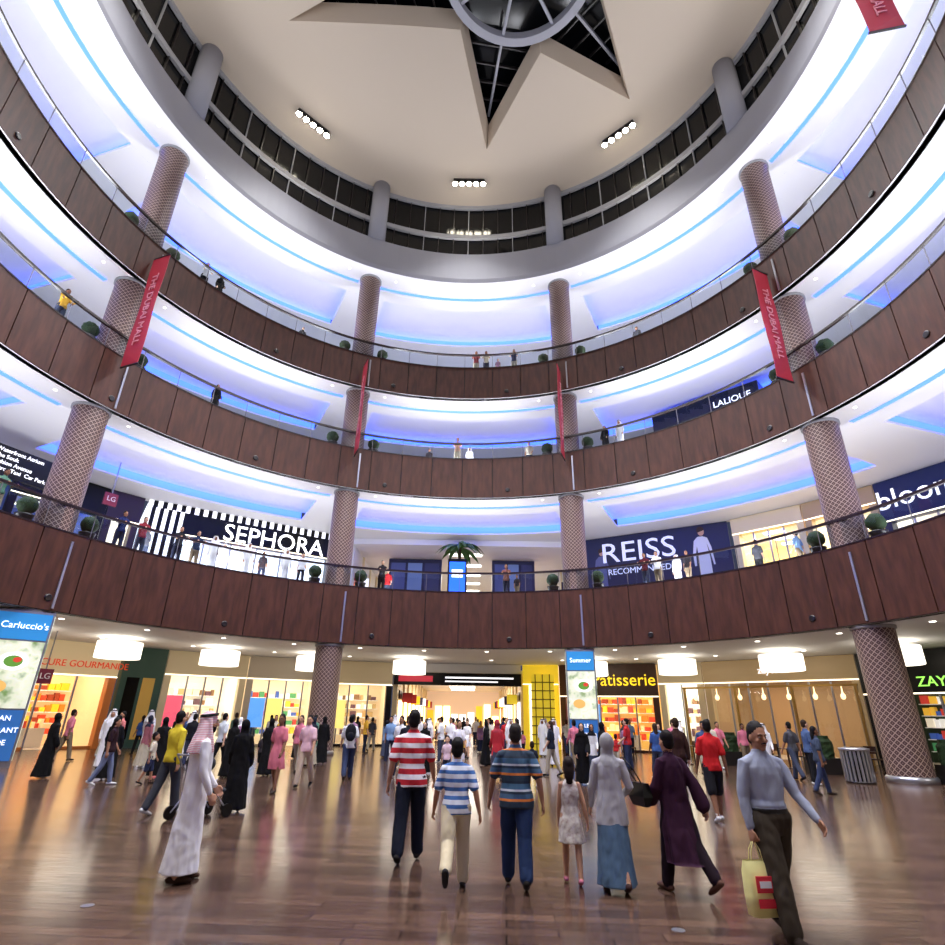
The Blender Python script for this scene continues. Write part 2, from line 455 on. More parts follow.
def shop(name,a0,a1,z0,h,frame,head,back,headmat=None,depth=5,goods='mix',bright=2.0,bays_=3,sign=None,ssize=.6,smat=None,sx=0,shelf=True,glass=True,warm=True,stripes=False,dz=0,mann=0,screens=0):
    a0=adj(a0)+.05;a1=adj(a1)-.05; h-=.03
    half=rad((a1-a0)/2); w=2*RW*math.sin(half)-.06; am=(a0+a1)/2; rm=RW*math.cos(half)
    Mx=polM(rm,am,z0)
    b=B(Mx); W=w/2
    b.box(-W,W,0,depth,0.0,.012,mat('shop_floor_tile',(200,190,175),.2))
    b.box(-W,W,0,depth,h-.9,h-.8,M_white)
    b.box(-W,W,depth,depth+.1,0,h,back)  # back and side walls glow: shop lighting is put into their material
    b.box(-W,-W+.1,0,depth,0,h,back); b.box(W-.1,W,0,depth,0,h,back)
    lm=mat('shop_panel_%s_%.1f'%('w' if warm else 'c',bright),(255,240,215) if warm else (245,250,255),.5,es=bright*2.2)
    nx=max(1,int(w/2.2))
    for i in range(nx):
        x=-W+w*(i+.5)/nx
        for y in (1.0,2.6,4.0): b.box(x-.55,x+.55,y-.22,y+.22,h-.95,h-.91,lm)
    hm=headmat or frame
    b.box(-W,W,-.25,.25,h-head,h,hm)
    b.box(-W,W,-.27,-.25,h-head,h-head+.06,mat('header_light_strip',(255,240,210),.5,es=2.5))
    b.box(-W,-W+.35,-.2,.3,0,h-head,frame); b.box(W-.35,W,-.2,.3,0,h-head,frame)
    if glass:
        nb=bays_
        for i in range(nb+1):
            x=-W+.3+(w-.6)*i/nb
            if 0<i<nb: b.box(x-.04,x+.04,-.02,.08,0,h-head,M_alu)
        for i in range(nb):
            if i==nb//2: continue
            xa=-W+.3+(w-.6)*i/nb; xb=-W+.3+(w-.6)*(i+1)/nb
            b.add([(xa,.03,.1),(xb,.03,.1),(xb,.03,h-head),(xa,.03,h-head)],[(0,1,2,3)],M_glass)
            b.box(xa,xb,-.02,.1,0,.12,frame)
            if i<screens:
                xm=(xa+xb)/2
                b.box(xm-.45,xm+.45,.2,.26,1.0,2.6,random.choice([mat('screen_a',(90,150,220),.4,es=1.4),mat('screen_b',(230,90,110),.4,es=1.2),mat('screen_c',(250,220,120),.4,es=1.3)]))
                b.box(xm-.04,xm+.04,.21,.25,.012,1.0,M_alu)
    if stripes:
        k=-W; i=0
        while k<W-.1:
            b.box(k,min(W,k+.25),-.32,-.26,h-.4,h,M_black if i%2 else M_txt); k+=.25;i+=1
        for i in range(9):
            b.box(-W+i*.22,-W+(i+1)*.22,-.34,-.28,0,h-.4,M_black if i%2 else M_txt)
    if shelf:
        for z in (.5,1.05,1.6,2.15,2.7):
            if z>h-head-.1: break
            b.box(-W+.3,W-.3,depth-.5,depth-.02,z,z+.04,M_white)
            x=-W+.4
            while x<W-.6:
                ww=random.uniform(.18,.5); b.box(x,x+ww*.85,depth-.45,depth-.1,z+.04,z+.04+random.uniform(.2,.42),pmat(goods)); x+=ww
        nc=max(1,int(w/2.6))
        for k in range(nc):
            x=-W+1+ (w-2)*(k+.5)/nc
            b.box(x-.5,x+.5,1.6,2.3,0.012,.9,mat('counter_top',(210,205,195),.3))
            for q in range(5): b.box(x-.45+q*.18,x-.33+q*.18,1.7,2.2,.9,.95+random.uniform(.1,.4),pmat(goods))
    for k in range(mann):
        i=k if k<bays_//2 else k+1
        x=-W+.3+(w-.6)*((i%bays_)+.5)/bays_
        mannequin(b,x,.6,random.choice([(60,50,70),(180,60,70),(220,210,190),(40,60,90),(150,120,90)]))
    o=b.finish(name)
    if sign:
        text('sign_letters',sign,ssize,Mx@Matrix.Translation((sx,-.29,h-head/2+dz))@RX90,smat or M_txt,o)
    l=bpy.data.lights.new('shop_light','AREA'); l.shape='RECTANGLE'; l.size=w*.7; l.size_y=depth*.5; l.energy=bright*17*w; l.color=(1,.88,.70) if warm else (.9,.95,1)
    lo=link(bpy.data.objects.new('shop_ceiling_light',l)); lo.matrix_world=Mx@Matrix.Translation((0,depth*.4,h-1.0)); lo.parent=o
    return o
M_or=mat('orange_front',(190,110,48),.4,es=.1); M_yl=mat('yellow_front',(236,205,50),.4,es=.5)
M_tealf=mat('teal_front',(50,84,74),.5); M_br=mat('brown_front',(74,44,28),.4)
M_wbeige=mat('warm_beige',(226,204,160),.5,es=.2)
G=RINGS[0][1]
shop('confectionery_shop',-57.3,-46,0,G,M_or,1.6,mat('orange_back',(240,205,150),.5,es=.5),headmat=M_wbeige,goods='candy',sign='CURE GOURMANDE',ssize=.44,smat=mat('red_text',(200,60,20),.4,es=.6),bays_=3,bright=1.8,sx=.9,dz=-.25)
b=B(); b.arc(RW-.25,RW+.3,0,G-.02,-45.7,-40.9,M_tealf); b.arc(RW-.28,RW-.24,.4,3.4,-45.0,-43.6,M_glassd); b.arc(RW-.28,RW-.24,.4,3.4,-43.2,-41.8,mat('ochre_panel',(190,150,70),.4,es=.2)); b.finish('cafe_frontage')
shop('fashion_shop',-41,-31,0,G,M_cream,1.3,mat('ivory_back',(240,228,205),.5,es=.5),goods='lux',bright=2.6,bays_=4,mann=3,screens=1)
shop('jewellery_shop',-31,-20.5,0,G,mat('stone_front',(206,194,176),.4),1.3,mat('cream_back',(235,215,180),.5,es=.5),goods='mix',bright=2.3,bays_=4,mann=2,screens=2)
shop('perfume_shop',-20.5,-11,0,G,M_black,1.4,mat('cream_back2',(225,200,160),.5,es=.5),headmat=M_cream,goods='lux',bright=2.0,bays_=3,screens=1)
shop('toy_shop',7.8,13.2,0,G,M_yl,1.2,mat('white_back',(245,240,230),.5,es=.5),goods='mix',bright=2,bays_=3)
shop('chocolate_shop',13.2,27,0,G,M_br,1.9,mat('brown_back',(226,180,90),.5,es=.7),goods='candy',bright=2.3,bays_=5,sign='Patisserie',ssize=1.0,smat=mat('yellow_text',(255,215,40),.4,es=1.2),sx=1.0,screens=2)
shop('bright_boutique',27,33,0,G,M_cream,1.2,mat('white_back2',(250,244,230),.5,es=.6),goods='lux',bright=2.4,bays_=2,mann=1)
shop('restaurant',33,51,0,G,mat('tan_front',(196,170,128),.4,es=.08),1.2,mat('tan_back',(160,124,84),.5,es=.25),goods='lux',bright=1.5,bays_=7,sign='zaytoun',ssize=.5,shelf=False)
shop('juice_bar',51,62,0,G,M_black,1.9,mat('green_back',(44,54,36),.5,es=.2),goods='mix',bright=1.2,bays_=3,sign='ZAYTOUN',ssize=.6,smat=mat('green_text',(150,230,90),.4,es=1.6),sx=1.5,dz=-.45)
b=B(polM(RW-1.6,43,0))
for x in (-4.2,-1.4,1.4,4.2): b.box(x-.06,x+.06,-.06,.06,0,3.4,mat('brass_post',(190,150,80),.3,metal=.7))
b.box(-4.3,4.3,-.05,.05,3.4,3.5,mat('brass_post',(190,150,80),.3,metal=.7))
for k in range(7): b.rev(-3.6+1.2*k,0,[(.02,3.4),(.04,3.1),(.11,3.0),(.11,2.88),(.05,2.8)],mat('globe_lamp',(255,230,180),.5,es=1.6),12)
b.finish('terrace_screen')
b=B(polM(RW-.9,12.6,0))
b.box(-.7,.7,-.15,.15,0,4.3,M_yl)
for i in range(8): b.box(-.72,.72,-.2,-.15,.3+i*.5,.36+i*.5,mat('olive_line',(120,120,20),.4))
for i in range(3): b.box(-.45+i*.45-.03,-.45+i*.45+.03,-.2,-.15,0,4.3,mat('olive_line',(120,120,20),.4))
b.finish('yellow_lattice_sign')

def corridor(name,x0,x1,y0,y1,z0,h,wallm,panel):
    b=B()
    b.box(x0-.3,x0,y0,y1,z0,z0+h,wallm); b.box(x1,x1+.3,y0,y1,z0,z0+h,wallm)
    b.box(x0-.3,x1+.3,y1,y1+.3,z0,z0+h,mat('corridor_end',(200,175,150),.5,es=.6))
    for k in range(9):
        x=x0+(x1-x0)*(k+.5)/9; b.box(x-.35,x+.35,y1-.1,y1,z0+.4,z0+random.uniform(1.8,3.2),random.choice([M_warm,M_red,M_navy,M_yl,M_txt]))
    b.box(x0-.3,x1+.3,y0,y1,z0+h,z0+h+.2,M_white)
    y=y0+2
    while y<y1-1:
        b.box((x0+x1)/2-1.2,(x0+x1)/2+1.2,y-.3,y+.3,z0+h-.06,z0+h-.01,panel)
        for s,xx in((1,x0),(-1,x1)):
            c=random.choice([M_warm,mat('shopglow_a',(255,210,150),.5,es=1.6),mat('shopglow_b',(230,235,255),.5,es=1.6),mat('shopglow_c',(240,120,60),.5,es=1.0)])  # lit shop interiors put into glowing window panels, not lamps
            b.box(min(xx,xx+s*.04),max(xx,xx+s*.04),y-1.1,y+1.1,z0+.3,z0+2.7,c)
            b.box(min(xx,xx+s*.08),max(xx,xx+s*.08),y-1.2,y+1.2,z0+2.8,z0+3.3,random.choice([M_black,M_navy,M_red,M_br]))
            b.box(min(xx,xx+s*.12),max(xx,xx+s*.12),y+1.2,y+1.5,z0,z0+h,M_cream)
            b.box(min(xx+s*.1,xx+s*.8),max(xx+s*.1,xx+s*.8),y+.1,y+.16,z0+2.6,z0+3.2,random.choice([M_red,M_navy,M_txt,M_yl]))
        y+=3.2
    return b.finish(name)
corridor('corridor_ground',-4.6,3.4,39.0,67,0,4.4,M_cream,M_lite)
b=B(polM(RW-.35,-.3,0)); b.box(-4.1,4.1,-.1,.3,4.4,G-.02,M_white); b.box(-4.1,4.1,-.35,-.15,3.6,4.35,M_black)
b.box(-3.8,-1.6,-.37,-.35,3.8,4.15,mat('sign_red',(190,40,60),.4,es=.7)); b.box(-.8,3.6,-.37,-.35,4.02,4.12,M_txt); b.box(-.8,2.6,-.37,-.35,3.8,3.88,M_txt)
b.finish('directory_sign')

Z1=RINGS[0][2]-.15; H1=RINGS[1][1]-Z1
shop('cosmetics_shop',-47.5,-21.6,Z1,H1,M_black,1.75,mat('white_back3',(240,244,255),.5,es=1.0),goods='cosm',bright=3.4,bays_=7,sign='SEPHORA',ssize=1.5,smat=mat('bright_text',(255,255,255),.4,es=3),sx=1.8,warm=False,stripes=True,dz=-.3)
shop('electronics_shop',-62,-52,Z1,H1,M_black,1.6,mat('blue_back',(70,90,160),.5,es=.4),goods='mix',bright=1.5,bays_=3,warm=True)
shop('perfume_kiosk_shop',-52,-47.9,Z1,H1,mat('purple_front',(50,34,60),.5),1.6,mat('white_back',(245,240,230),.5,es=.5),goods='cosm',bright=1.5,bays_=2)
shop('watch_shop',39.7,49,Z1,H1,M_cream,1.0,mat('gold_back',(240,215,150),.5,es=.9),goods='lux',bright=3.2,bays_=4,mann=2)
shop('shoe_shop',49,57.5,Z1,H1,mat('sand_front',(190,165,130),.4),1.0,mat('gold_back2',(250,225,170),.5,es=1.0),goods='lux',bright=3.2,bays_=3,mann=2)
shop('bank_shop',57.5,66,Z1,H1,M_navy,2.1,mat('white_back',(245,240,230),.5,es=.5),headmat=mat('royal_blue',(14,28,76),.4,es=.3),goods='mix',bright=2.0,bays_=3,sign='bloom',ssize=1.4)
ha,hb=adj(17.5),adj(39.3)
am=(ha+hb)/2; half=rad((hb-ha)/2); rm=RW*math.cos(half)
Mx=polM(rm,am,Z1); W=RW*math.sin(half)-.05
b=B(Mx); b.box(-W,W,-.1,.2,0,H1-.03,M_navy)
def silh(b,x,s,m,m2):
    def pl(pts,mm,y): b.add([(x+s*p[0],y,s*p[1]+.9) for p in pts],[list(range(len(pts)))],mm)
    pl([(-.12,0),(-.05,1.6),(0,1.6),(.02,.1),(.1,.1),(.2,1.6),(.3,1.5),(.24,0)],mat('print_dark',(18,20,40),.5),-.13)
    pl([(-.2,.7),(.4,.7),(.38,2.0),(.3,2.75),(.42,2.2),(.5,1.6),(.58,1.6),(.5,2.5),(.36,3.0),(.15,3.1),(-.1,3.1),(-.3,2.9),(-.42,2.2),(-.4,1.6),(-.3,1.6),(-.28,2.2),(-.18,2.6),(-.16,2.0)],m,-.14)
    pl([(.1+.16*math.cos(t),3.35+.22*math.sin(t)) for t in [k*math.pi/6 for k in range(12)]],m2,-.145)
    pl([(.08+.19*math.cos(t),3.42+.22*math.sin(t)) for t in [k*math.pi/6 for k in range(0,8)]],mat('print_hair',(60,40,34),.5),-.15)
silh(b,W-1.7,1.22,mat('print_coat',(176,178,208),.5,es=.4),mat('print_skin',(190,150,130),.5,es=.1))
silh(b,-W+1.3,1.05,mat('print_dress',(90,94,140),.5,es=.2),mat('print_skin',(190,150,130),.5,es=.1))
ho=b.finish('fashion_hoarding')
M_ht=mat('hoard_text',(206,210,240),.4,es=.8)
text('sign_letters','REISS',1.9,Mx@Matrix.Translation((-.9,-.16,4.25))@RX90,M_ht,ho,sx=1.15)
text('subtitle','RECOMMENDED',.55,Mx@Matrix.Translation((-.9,-.16,3.0))@RX90,M_ht,ho)
corridor('corridor_first',-8.2,7.4,38.6,61,Z1,H1-.4,M_white,M_lite)
b=B(); b.box(-8.5,7.7,38.1,38.5,RINGS[1][1]-.42,RINGS[1][1]-.02,M_white)
b.box(-8,7.2,38.5,61,Z1-.3,Z1-.02,M_slab)
b.finish('trim_2')
b=B(Matrix.Translation((-.85,35.2,Z1))); b.box(-.6,.6,-.15,.15,0,3.3,M_black); b.box(-.5,.5,-.18,-.15,.5,3.1,mat('blue_screen',(30,90,230),.4,es=2)); b.box(-.35,.35,-.2,-.18,2.1,2.6,M_txt); b.finish('digital_totem')
for x,w in((-4.2,2.0),(3.2,1.6)):
    b=B(Matrix.Translation((x,42,Z1)))
    b.box(-w,w,-.2,.2,.4,5.0,M_navy)
    for s in(-1,1): b.box(s*w*.8-.06,s*w*.8+.06,-.1,.1,0,.4,M_alu)
    for k in range(3): b.box(-w+.2+k*(2*w-.2)/3,-w+(k+1)*(2*w-.2)/3,-.25,-.2,.8,4.7,mat('poster_%d'%k,[(60,70,120),(90,110,160),(40,44,80)][k],.4,es=.5))
    b.finish('poster_panel')
M_palm=mat('palm_leaf',(60,96,40),.6)
def palm(x,y,z,H=4.5):
    b=B(Matrix.Translation((x,y,z)))
    b.rev(0,0,[(.5,0),(.6,.6),(.55,.65)],M_pot,16)
    b.rev(0,0,[(.14,.5),(.11,1.6),(.1,H)],mat('palm_trunk',(90,66,44),.8),10)
    for i in range(22):
        a=2*math.pi*i/22+random.random()*.3; up=random.uniform(.2,.9); L=random.uniform(1.4,1.9)
        d=Vector((math.cos(a),math.sin(a),0)); s=Vector((-math.sin(a),math.cos(a),0))
        vs=[];fs=[]
        for k in range(7):
            t=k/6; p=d*(L*t)+Vector((0,0,H+up*math.sin(t*2.2)*.7-t*t*.9)); w=.22*math.sin(math.pi*min(1,t*.9+.1))+.01
            vs+=[p-s*w-Vector((0,0,w*.4)),p,p+s*w-Vector((0,0,w*.4))]
        for k in range(6):
            q=3*k; fs+=[(q,q+1,q+4,q+3),(q+1,q+2,q+5,q+4)]
        b.add(vs,fs,M_palm)
    return b.finish('palm_tree')
palm(-.75,36.6,Z1)
b=B(polM(20.5,-66,Z1)); b.box(-2.2,2.2,-.1,.1,3.0,4.3,mat('board_black',(14,16,26),.4))
for k in range(4): b.box(-1.9,-1.7,-.13,-.1,3.2+k*.27,3.34+k*.27,mat('pictogram',(90,150,220),.5,es=.8))
o=b.finish('overhead_directory_sign')
for k,t in enumerate(['Metro  Taxi  Car Park','Fashion Avenue','The Souk','Waterfront Atrium']):
    text('line',t,.24,polM(20.5,-66,Z1)@Matrix.Translation((-1.5,-.13,3.27+k*.27))@RX90,M_txt,o,align='LEFT')
b=B(polM(20.5,-66,Z1)); b.box(-2,-1.9,-.03,.03,4.3,RINGS[1][1]-Z1-.01,M_alu); b.box(1.9,2,-.03,.03,4.3,RINGS[1][1]-Z1-.01,M_alu); b.finish('hangers',o)
def blade(a,r,z,txt,top):
    b=B(polM(r,a,z)); b.box(-.3,.3,-.06,.06,0,.6,mat('pink_sign',(130,44,66),.5,es=.15)); b.box(-.02,.02,-.02,.02,.6,top-z-.01,M_alu)
    o=b.finish('level_sign'); text('letters',txt,.34,polM(r,a,z)@Matrix.Translation((0,-.09,.3))@RX90,mat('sign_letters_m',(220,205,210),.5,es=.2),o)
blade(-56,20.5,Z1+3.2,'LG',RINGS[1][1]); blade(-57,21,2.75,'LG',G)
Z2=RINGS[1][2]-.14; r2=21.0; aa,ab=35,52.5; half=rad((ab-aa)/2); W=r2*math.sin(half)
Mx=polM(r2*math.cos(half),(aa+ab)/2,Z2)
b=B(Mx)
b.box(-W,W,-.1,3.2,2.4,4.05,M_black); b.box(-W,W,0,.1,0.1,2.4,mat('crystal_window',(150,160,175),.2,es=.4)); b.box(-W,W,-.08,3.2,0,.1,M_black)
b.box(-W,-W+.2,0,3.2,.1,2.4,M_black); b.box(W-.2,W,0,3.2,.1,2.4,M_black)
for i in range(7): x=-W+.12+(2*W-.24)*i/6; b.box(x-.1,x+.1,-.1,0,0.1,2.4,M_black)
o=b.finish('crystal_shop'); text('sign_letters','LALIQUE',.55,Mx@Matrix.Translation((W-1.5,-.13,3.35))@RX90,M_txt,o)

for a in (-61,-49.6,-36.6,-23,-8,21,34,48,61):
    p=pol(21,a); b=B(Matrix.Translation((p[0],p[1],0)))
    b.rev(0,0,[(.95,4.0),(.97,4.02),(.97,4.72),(.95,4.74)],M_drum,28,False)
    b.rev(0,0,[(.02,4.74),(.02,G-.01)],M_alu,6)
    b.finish('drum_pendant_lamp')

def banner(a,zlo,zhi,r0,r1,txt):
    M0=Matrix.Translation(pol((r0+r1)/2,a,0))@Matrix.Rotation(-rad(a),4,'Z')
    b=B(M0); d=(r1-r0)/2
    n=8; vs=[];fs=[]
    for i in range(n+1):
        z=zlo+(zhi-zlo)*i/n; o=.03*math.sin(i*1.1)
        for y,x in((-d,o),(d,-o)): vs.append((x-.012,y,z)); vs.append((x+.012,y,z))
    for i in range(n):
        p=4*i;q=p+4; fs+= [(p,p+2,q+2,q),(p+1,q+1,q+3,p+3),(p,q,q+1,p+1),(p+2,p+3,q+3,q+2)]
    fs+=[(0,1,3,2),(4*n,4*n+2,4*n+3,4*n+1)]
    b.add(vs,fs,M_red)
    b.box(-.03,.03,-d-.05,d+.02,zhi-.02,zhi+.04,M_dark); b.box(-.03,.03,-d-.05,d+.02,zlo-.04,zlo+.02,M_dark)
    o=b.finish('hanging_banner')
    for s in (1,-1):
        T=M0@Matrix.Translation((s*.05,0,(zlo+zhi)/2))@Matrix.Rotation(s*math.pi/2,4,'Z')@RX90@Matrix.Rotation(-math.pi/2,4,'Z')
        text('letters',txt,.5,T,mat('banner_text',(205,130,140),.5),o)
for c in (-68,-23,22,67,112):
    banner(c,15.0,20.9,14.45,15.42,'THE DUBAI MALL')
banner(102.5,22.9,28.2,13.95,15.0,'THE DUBAI MALL')
def lightbox(a,w,zt,txt,low,tx=0):
    P=Vector(pol(RCOL,a,0)); ang=math.atan2(P.x,P.y)
    Mx=Matrix.Translation(P)@Matrix.Rotation(-ang,4,'Z')
    b=B(Mx); h=w/2; d=.78
    for x0,x1,y0,y1 in((-h,h,-d,-d+.05),(-h,h,d-.05,d),(-h,-h+.05,-d+.05,d-.05),(h-.05,h,-d+.05,d-.05)): b.box(x0,x1,y0,y1,.0,zt,M_alu)
    food=noisemat('food_print',[(80,120,60),(225,228,205),(200,205,180),(110,140,80)],scale=1.6,es=.6)
    for s in (-1,1):
        y0,y1=(-d-.02,-d) if s<0 else (d,d+.02)
        b.box(-h+.06,h-.06,y0,y1,zt-.95,zt-.08,mat('sky_blue_box',(40,120,180),.4,es=.8))
        b.box(-h+.06,h-.06,y0,y1,1.75,zt-1.0,food)
        b.box(-h+.06,h-.06,y0,y1,.2,1.7,mat('low_blue_box',(40,90,150),.4,es=.6))
    b.box(h,h+.02,-d+.05,d-.05,.2,zt-.1,food); b.box(-h-.02,-h,-d+.05,d-.05,.2,zt-.1,food)
    # painted plate of food on the print
    for (px,pz,pr,pm) in ((.1,3.2,.42,mat('plate_print',(240,240,236),.5,es=.7)),(.1,3.2,.26,mat('salad_print',(90,140,50),.5,es=.6)),(.2,3.25,.12,mat('tomato_print',(200,60,40),.5,es=.6)),(-.15,2.4,.28,mat('bowl_print',(220,170,90),.5,es=.6))):
        yy=-d-.022-.002*(1-pr)
        b.add([(px+pr*math.cos(2*math.pi*i/20),yy,pz+.7*pr*math.sin(2*math.pi*i/20)) for i in range(20)],[list(range(20))],pm)
    o=b.finish('advertising_lightbox')
    text('title',txt,.3,Mx@Matrix.Translation((tx,-d-.04,zt-.5))@RX90,M_txt,o)
    for i,t in enumerate(low): text('line',t,.22,Mx@Matrix.Translation((tx,-d-.04,1.45-.36*i))@RX90,M_txt,o)
lightbox(-68,1.75,4.85,"Carluccio's",['ITALIAN','RESTAURANT','OUTSIDE'],tx=.12)
lightbox(22,1.4,4.85,"Summer",['SALE','NOW'])
BX,BY=12.55,20.3
b=B(Matrix.Translation((BX,BY,0)))
b.rev(0,0,[(.42,0),(.42,.06)],M_dark,20)
for i in range(22):
    b.M=Matrix.Translation((BX,BY,0))@Matrix.Rotation(2*math.pi*i/22,4,'Z'); b.box(-.035,.035,.38,.42,.05,.95,M_alu)
b.M=Matrix.Translation((BX,BY,0)); b.rev(0,0,[(.36,.06),(.36,.95)],M_black,20); b.rev(0,0,[(.44,.93),(.45,1.0),(.3,1.02)],M_alu,20)
b.finish('litter_bin')
def hedge(x,y,w=.5):
    b=B(Matrix.Translation((x,y,0))); b.box(-w,w,-w,w,0,.55,M_pot)
    vs=[];fs=[];n=9
    for j in range(n):
        for i in range(16):
            t=2*math.pi*i/16; r=w*.95*(1+.12*random.random())*(1 if j<n-2 else .8)
            vs.append((r*math.cos(t),r*math.sin(t),.5+.1*j))
    for j in range(n-1):
        for i in range(16):
            k=(i+1)%16; fs.append((j*16+i,j*16+k,(j+1)*16+k,(j+1)*16+i))
    fs.append([(n-1)*16+i for i in range(16)]); b.add(vs,fs,M_green); b.finish('potted_hedge')
hedge(13.3,23.6,.45); hedge(15.7,20.2,.42); hedge(11.5,27.5,.4); hedge(16.9,21.3,.45)
def cafeset(x,y,rot):
    Mx=Matrix.Translation((x,y,0))@Matrix.Rotation(rot,4,'Z')
    b=B(Mx); b.rev(0,0,[(.25,0),(.25,.03),(.04,.05),(.04,.71),(.4,.72),(.4,.75)],M_br,18,False); b.finish('cafe_table')
    for s in (-1,1):
        b=B(Mx@Matrix.Translation((s*.75,0,0))@Matrix.Rotation(s*-math.pi/2 ,4,'Z'))
        b.box(-.22,.22,-.22,.22,.42,.47,M_br)
        for xx in(-.2,.2):
            for yy in(-.2,.2): b.box(xx-.02,xx+.02,yy-.02,yy+.02,0,.42,M_dark)
            b.box(xx-.02,xx+.02,-.22,-.18,.47,.92,M_dark)
        b.box(-.2,.2,-.22,-.19,.65,.92,M_br)
        b.finish('cafe_chair')
CAFE=((9.6,27.5,.3),(11.8,30,.8),(13.4,26.2,.1),(7.6,31.5,.5),(15.6,24.6,.6))
for x,y,r in CAFE: cafeset(x,y,r)

for li,(Rr,zb,zt) in enumerate(RINGS):
    for a0,a1 in bays:
        am=(a0+a1)/2
        l=bpy.data.lights.new('ceiling_fill','AREA'); l.shape='RECTANGLE'; l.size=9; l.size_y=.5; l.energy=[540,430,660][li]; l.color=(.93,.94,1)  # upward fill added to brighten the ceilings, hidden behind the parapet; no fixture
        o=link(bpy.data.objects.new('ceiling_fill',l))
        o.location=pol(Rr+.75,am,zt-.1); o.rotation_euler=(math.pi,0,-rad(am))
for a in (90,135,-135,-90):
    l=bpy.data.lights.new('ground_downlight','AREA'); l.shape='DISK'; l.size=1.6; l.energy=260; l.color=(1,.96,.9)
    o=link(bpy.data.objects.new('ground_downlight',l)); o.location=pol(19.2,a,G-.05)
for (x,y,z) in((-.5,50,4.2),(-.3,48,12.4)):
    l=bpy.data.lights.new('corridor_light','AREA'); l.size=5; l.energy=800; l.color=(1,.93,.82)
    o=link(bpy.data.objects.new('corridor_light',l)); o.location=(x,y,z)
w=bpy.data.worlds.new('World'); scene.world=w; w.use_nodes=True; w.node_tree.nodes['Background'].inputs[0].default_value=(.05,.06,.1,1)

# ================= PEOPLE
class Fig:
    def __init__(s): s.parts=[]; s.post=[]
    def _add(s,vs,fs,lab,post=False): (s.post if post else s.parts).append(([Vector(v) for v in vs],fs,lab))
    def tube(s,pts,rads,lab,n=12,flat=1.0,wide=None,post=False):
        pts=[Vector(p) for p in pts]; k=len(pts)
        tans=[]
        for i in range(k):
            a=pts[max(0,i-1)]; c=pts[min(k-1,i+1)]; tans.append((c-a).normalized())
        ref=Vector(wide) if wide is not None else (Vector((1,0,0)) if abs(tans[0].x)<.8 else Vector((0,1,0)))
        def frame(t):
            u=(ref-t*ref.dot(t))
            if u.length<1e-4: u=Vector((0,1,0))-t*t.y
            u.normalize(); return u,t.cross(u)
        seq=[]
        t=tans[0]; r=rads[0]
        for ph in (75,45,20): seq.append((pts[0]-t*r*math.sin(rad(ph)),t,r*math.cos(rad(ph))))
        for i in range(k): seq.append((pts[i],tans[i],rads[i]))
        t=tans[-1]; r=rads[-1]
        for ph in (20,45,75): seq.append((pts[-1]+t*r*math.sin(rad(ph)),t,r*math.cos(rad(ph))))
        vs=[];fs=[]
        for c,t,r in seq:
            u,v=frame(t)
            for i in range(n):
                a=2*math.pi*i/n; vs.append(c+u*(r*math.cos(a))+v*(r*flat*math.sin(a)))
        m=len(seq)
        for j in range(m-1):
            for i in range(n):
                q=(i+1)%n; fs.append((j*n+i,j*n+q,(j+1)*n+q,(j+1)*n+i))
        fs.append(list(range(n))[::-1]); fs.append([(m-1)*n+i for i in range(n)])
        s._add(vs,fs,lab,post)
    def ell(s,c,r,lab,n=16,m=10,post=False):
        vs=[];fs=[];c=Vector(c)
        for j in range(1,m):
            ph=math.pi*j/m
            for i in range(n):
                t=2*math.pi*i/n; vs.append(c+Vector((r[0]*math.sin(ph)*math.cos(t),r[1]*math.sin(ph)*math.sin(t),r[2]*math.cos(ph))))
        for j in range(m-2):
            for i in range(n):
                k=(i+1)%n; fs.append((j*n+i,(j+1)*n+i,(j+1)*n+k,j*n+k))
        fs.append(list(range(n))); fs.append([(m-2)*n+i for i in range(n)][::-1])
        s._add(vs,fs,lab,post)
    def sect(s,L,lab,n=40,fold=0,kf=9,seed=0):
        vs=[];fs=[]; zs=[q[0] for q in L]; z0=min(zs); z1=max(zs)
        L=[list(q)+[0]*(5-len(q)) for q in L]
        D=[]
        for i in range(len(L)-1):
            for k in range(3):
                t=k/3; D.append([L[i][j]*(1-t)+L[i+1][j]*t for j in range(5)])
        D.append(L[-1])
        for z,rx,ry,x,y in D:
            w=max(0,(z1-z)/(z1-z0)-.15)
            for i in range(n):
                a=2*math.pi*i/n
                f=1+fold*w*(math.sin(kf*a+seed+2*z)+.5*math.sin((kf*2-3)*a+seed*2))
                vs.append((x+rx*f*math.cos(a),y+ry*f*math.sin(a),z))
        m=len(D)
        for j in range(m-1):
            for i in range(n):
                q=(i+1)%n; fs.append((j*n+i,j*n+q,(j+1)*n+q,(j+1)*n+i))
        fs.append(list(range(n))[::-1]); fs.append([(m-1)*n+i for i in range(n)])
        s._add(vs,fs,lab)

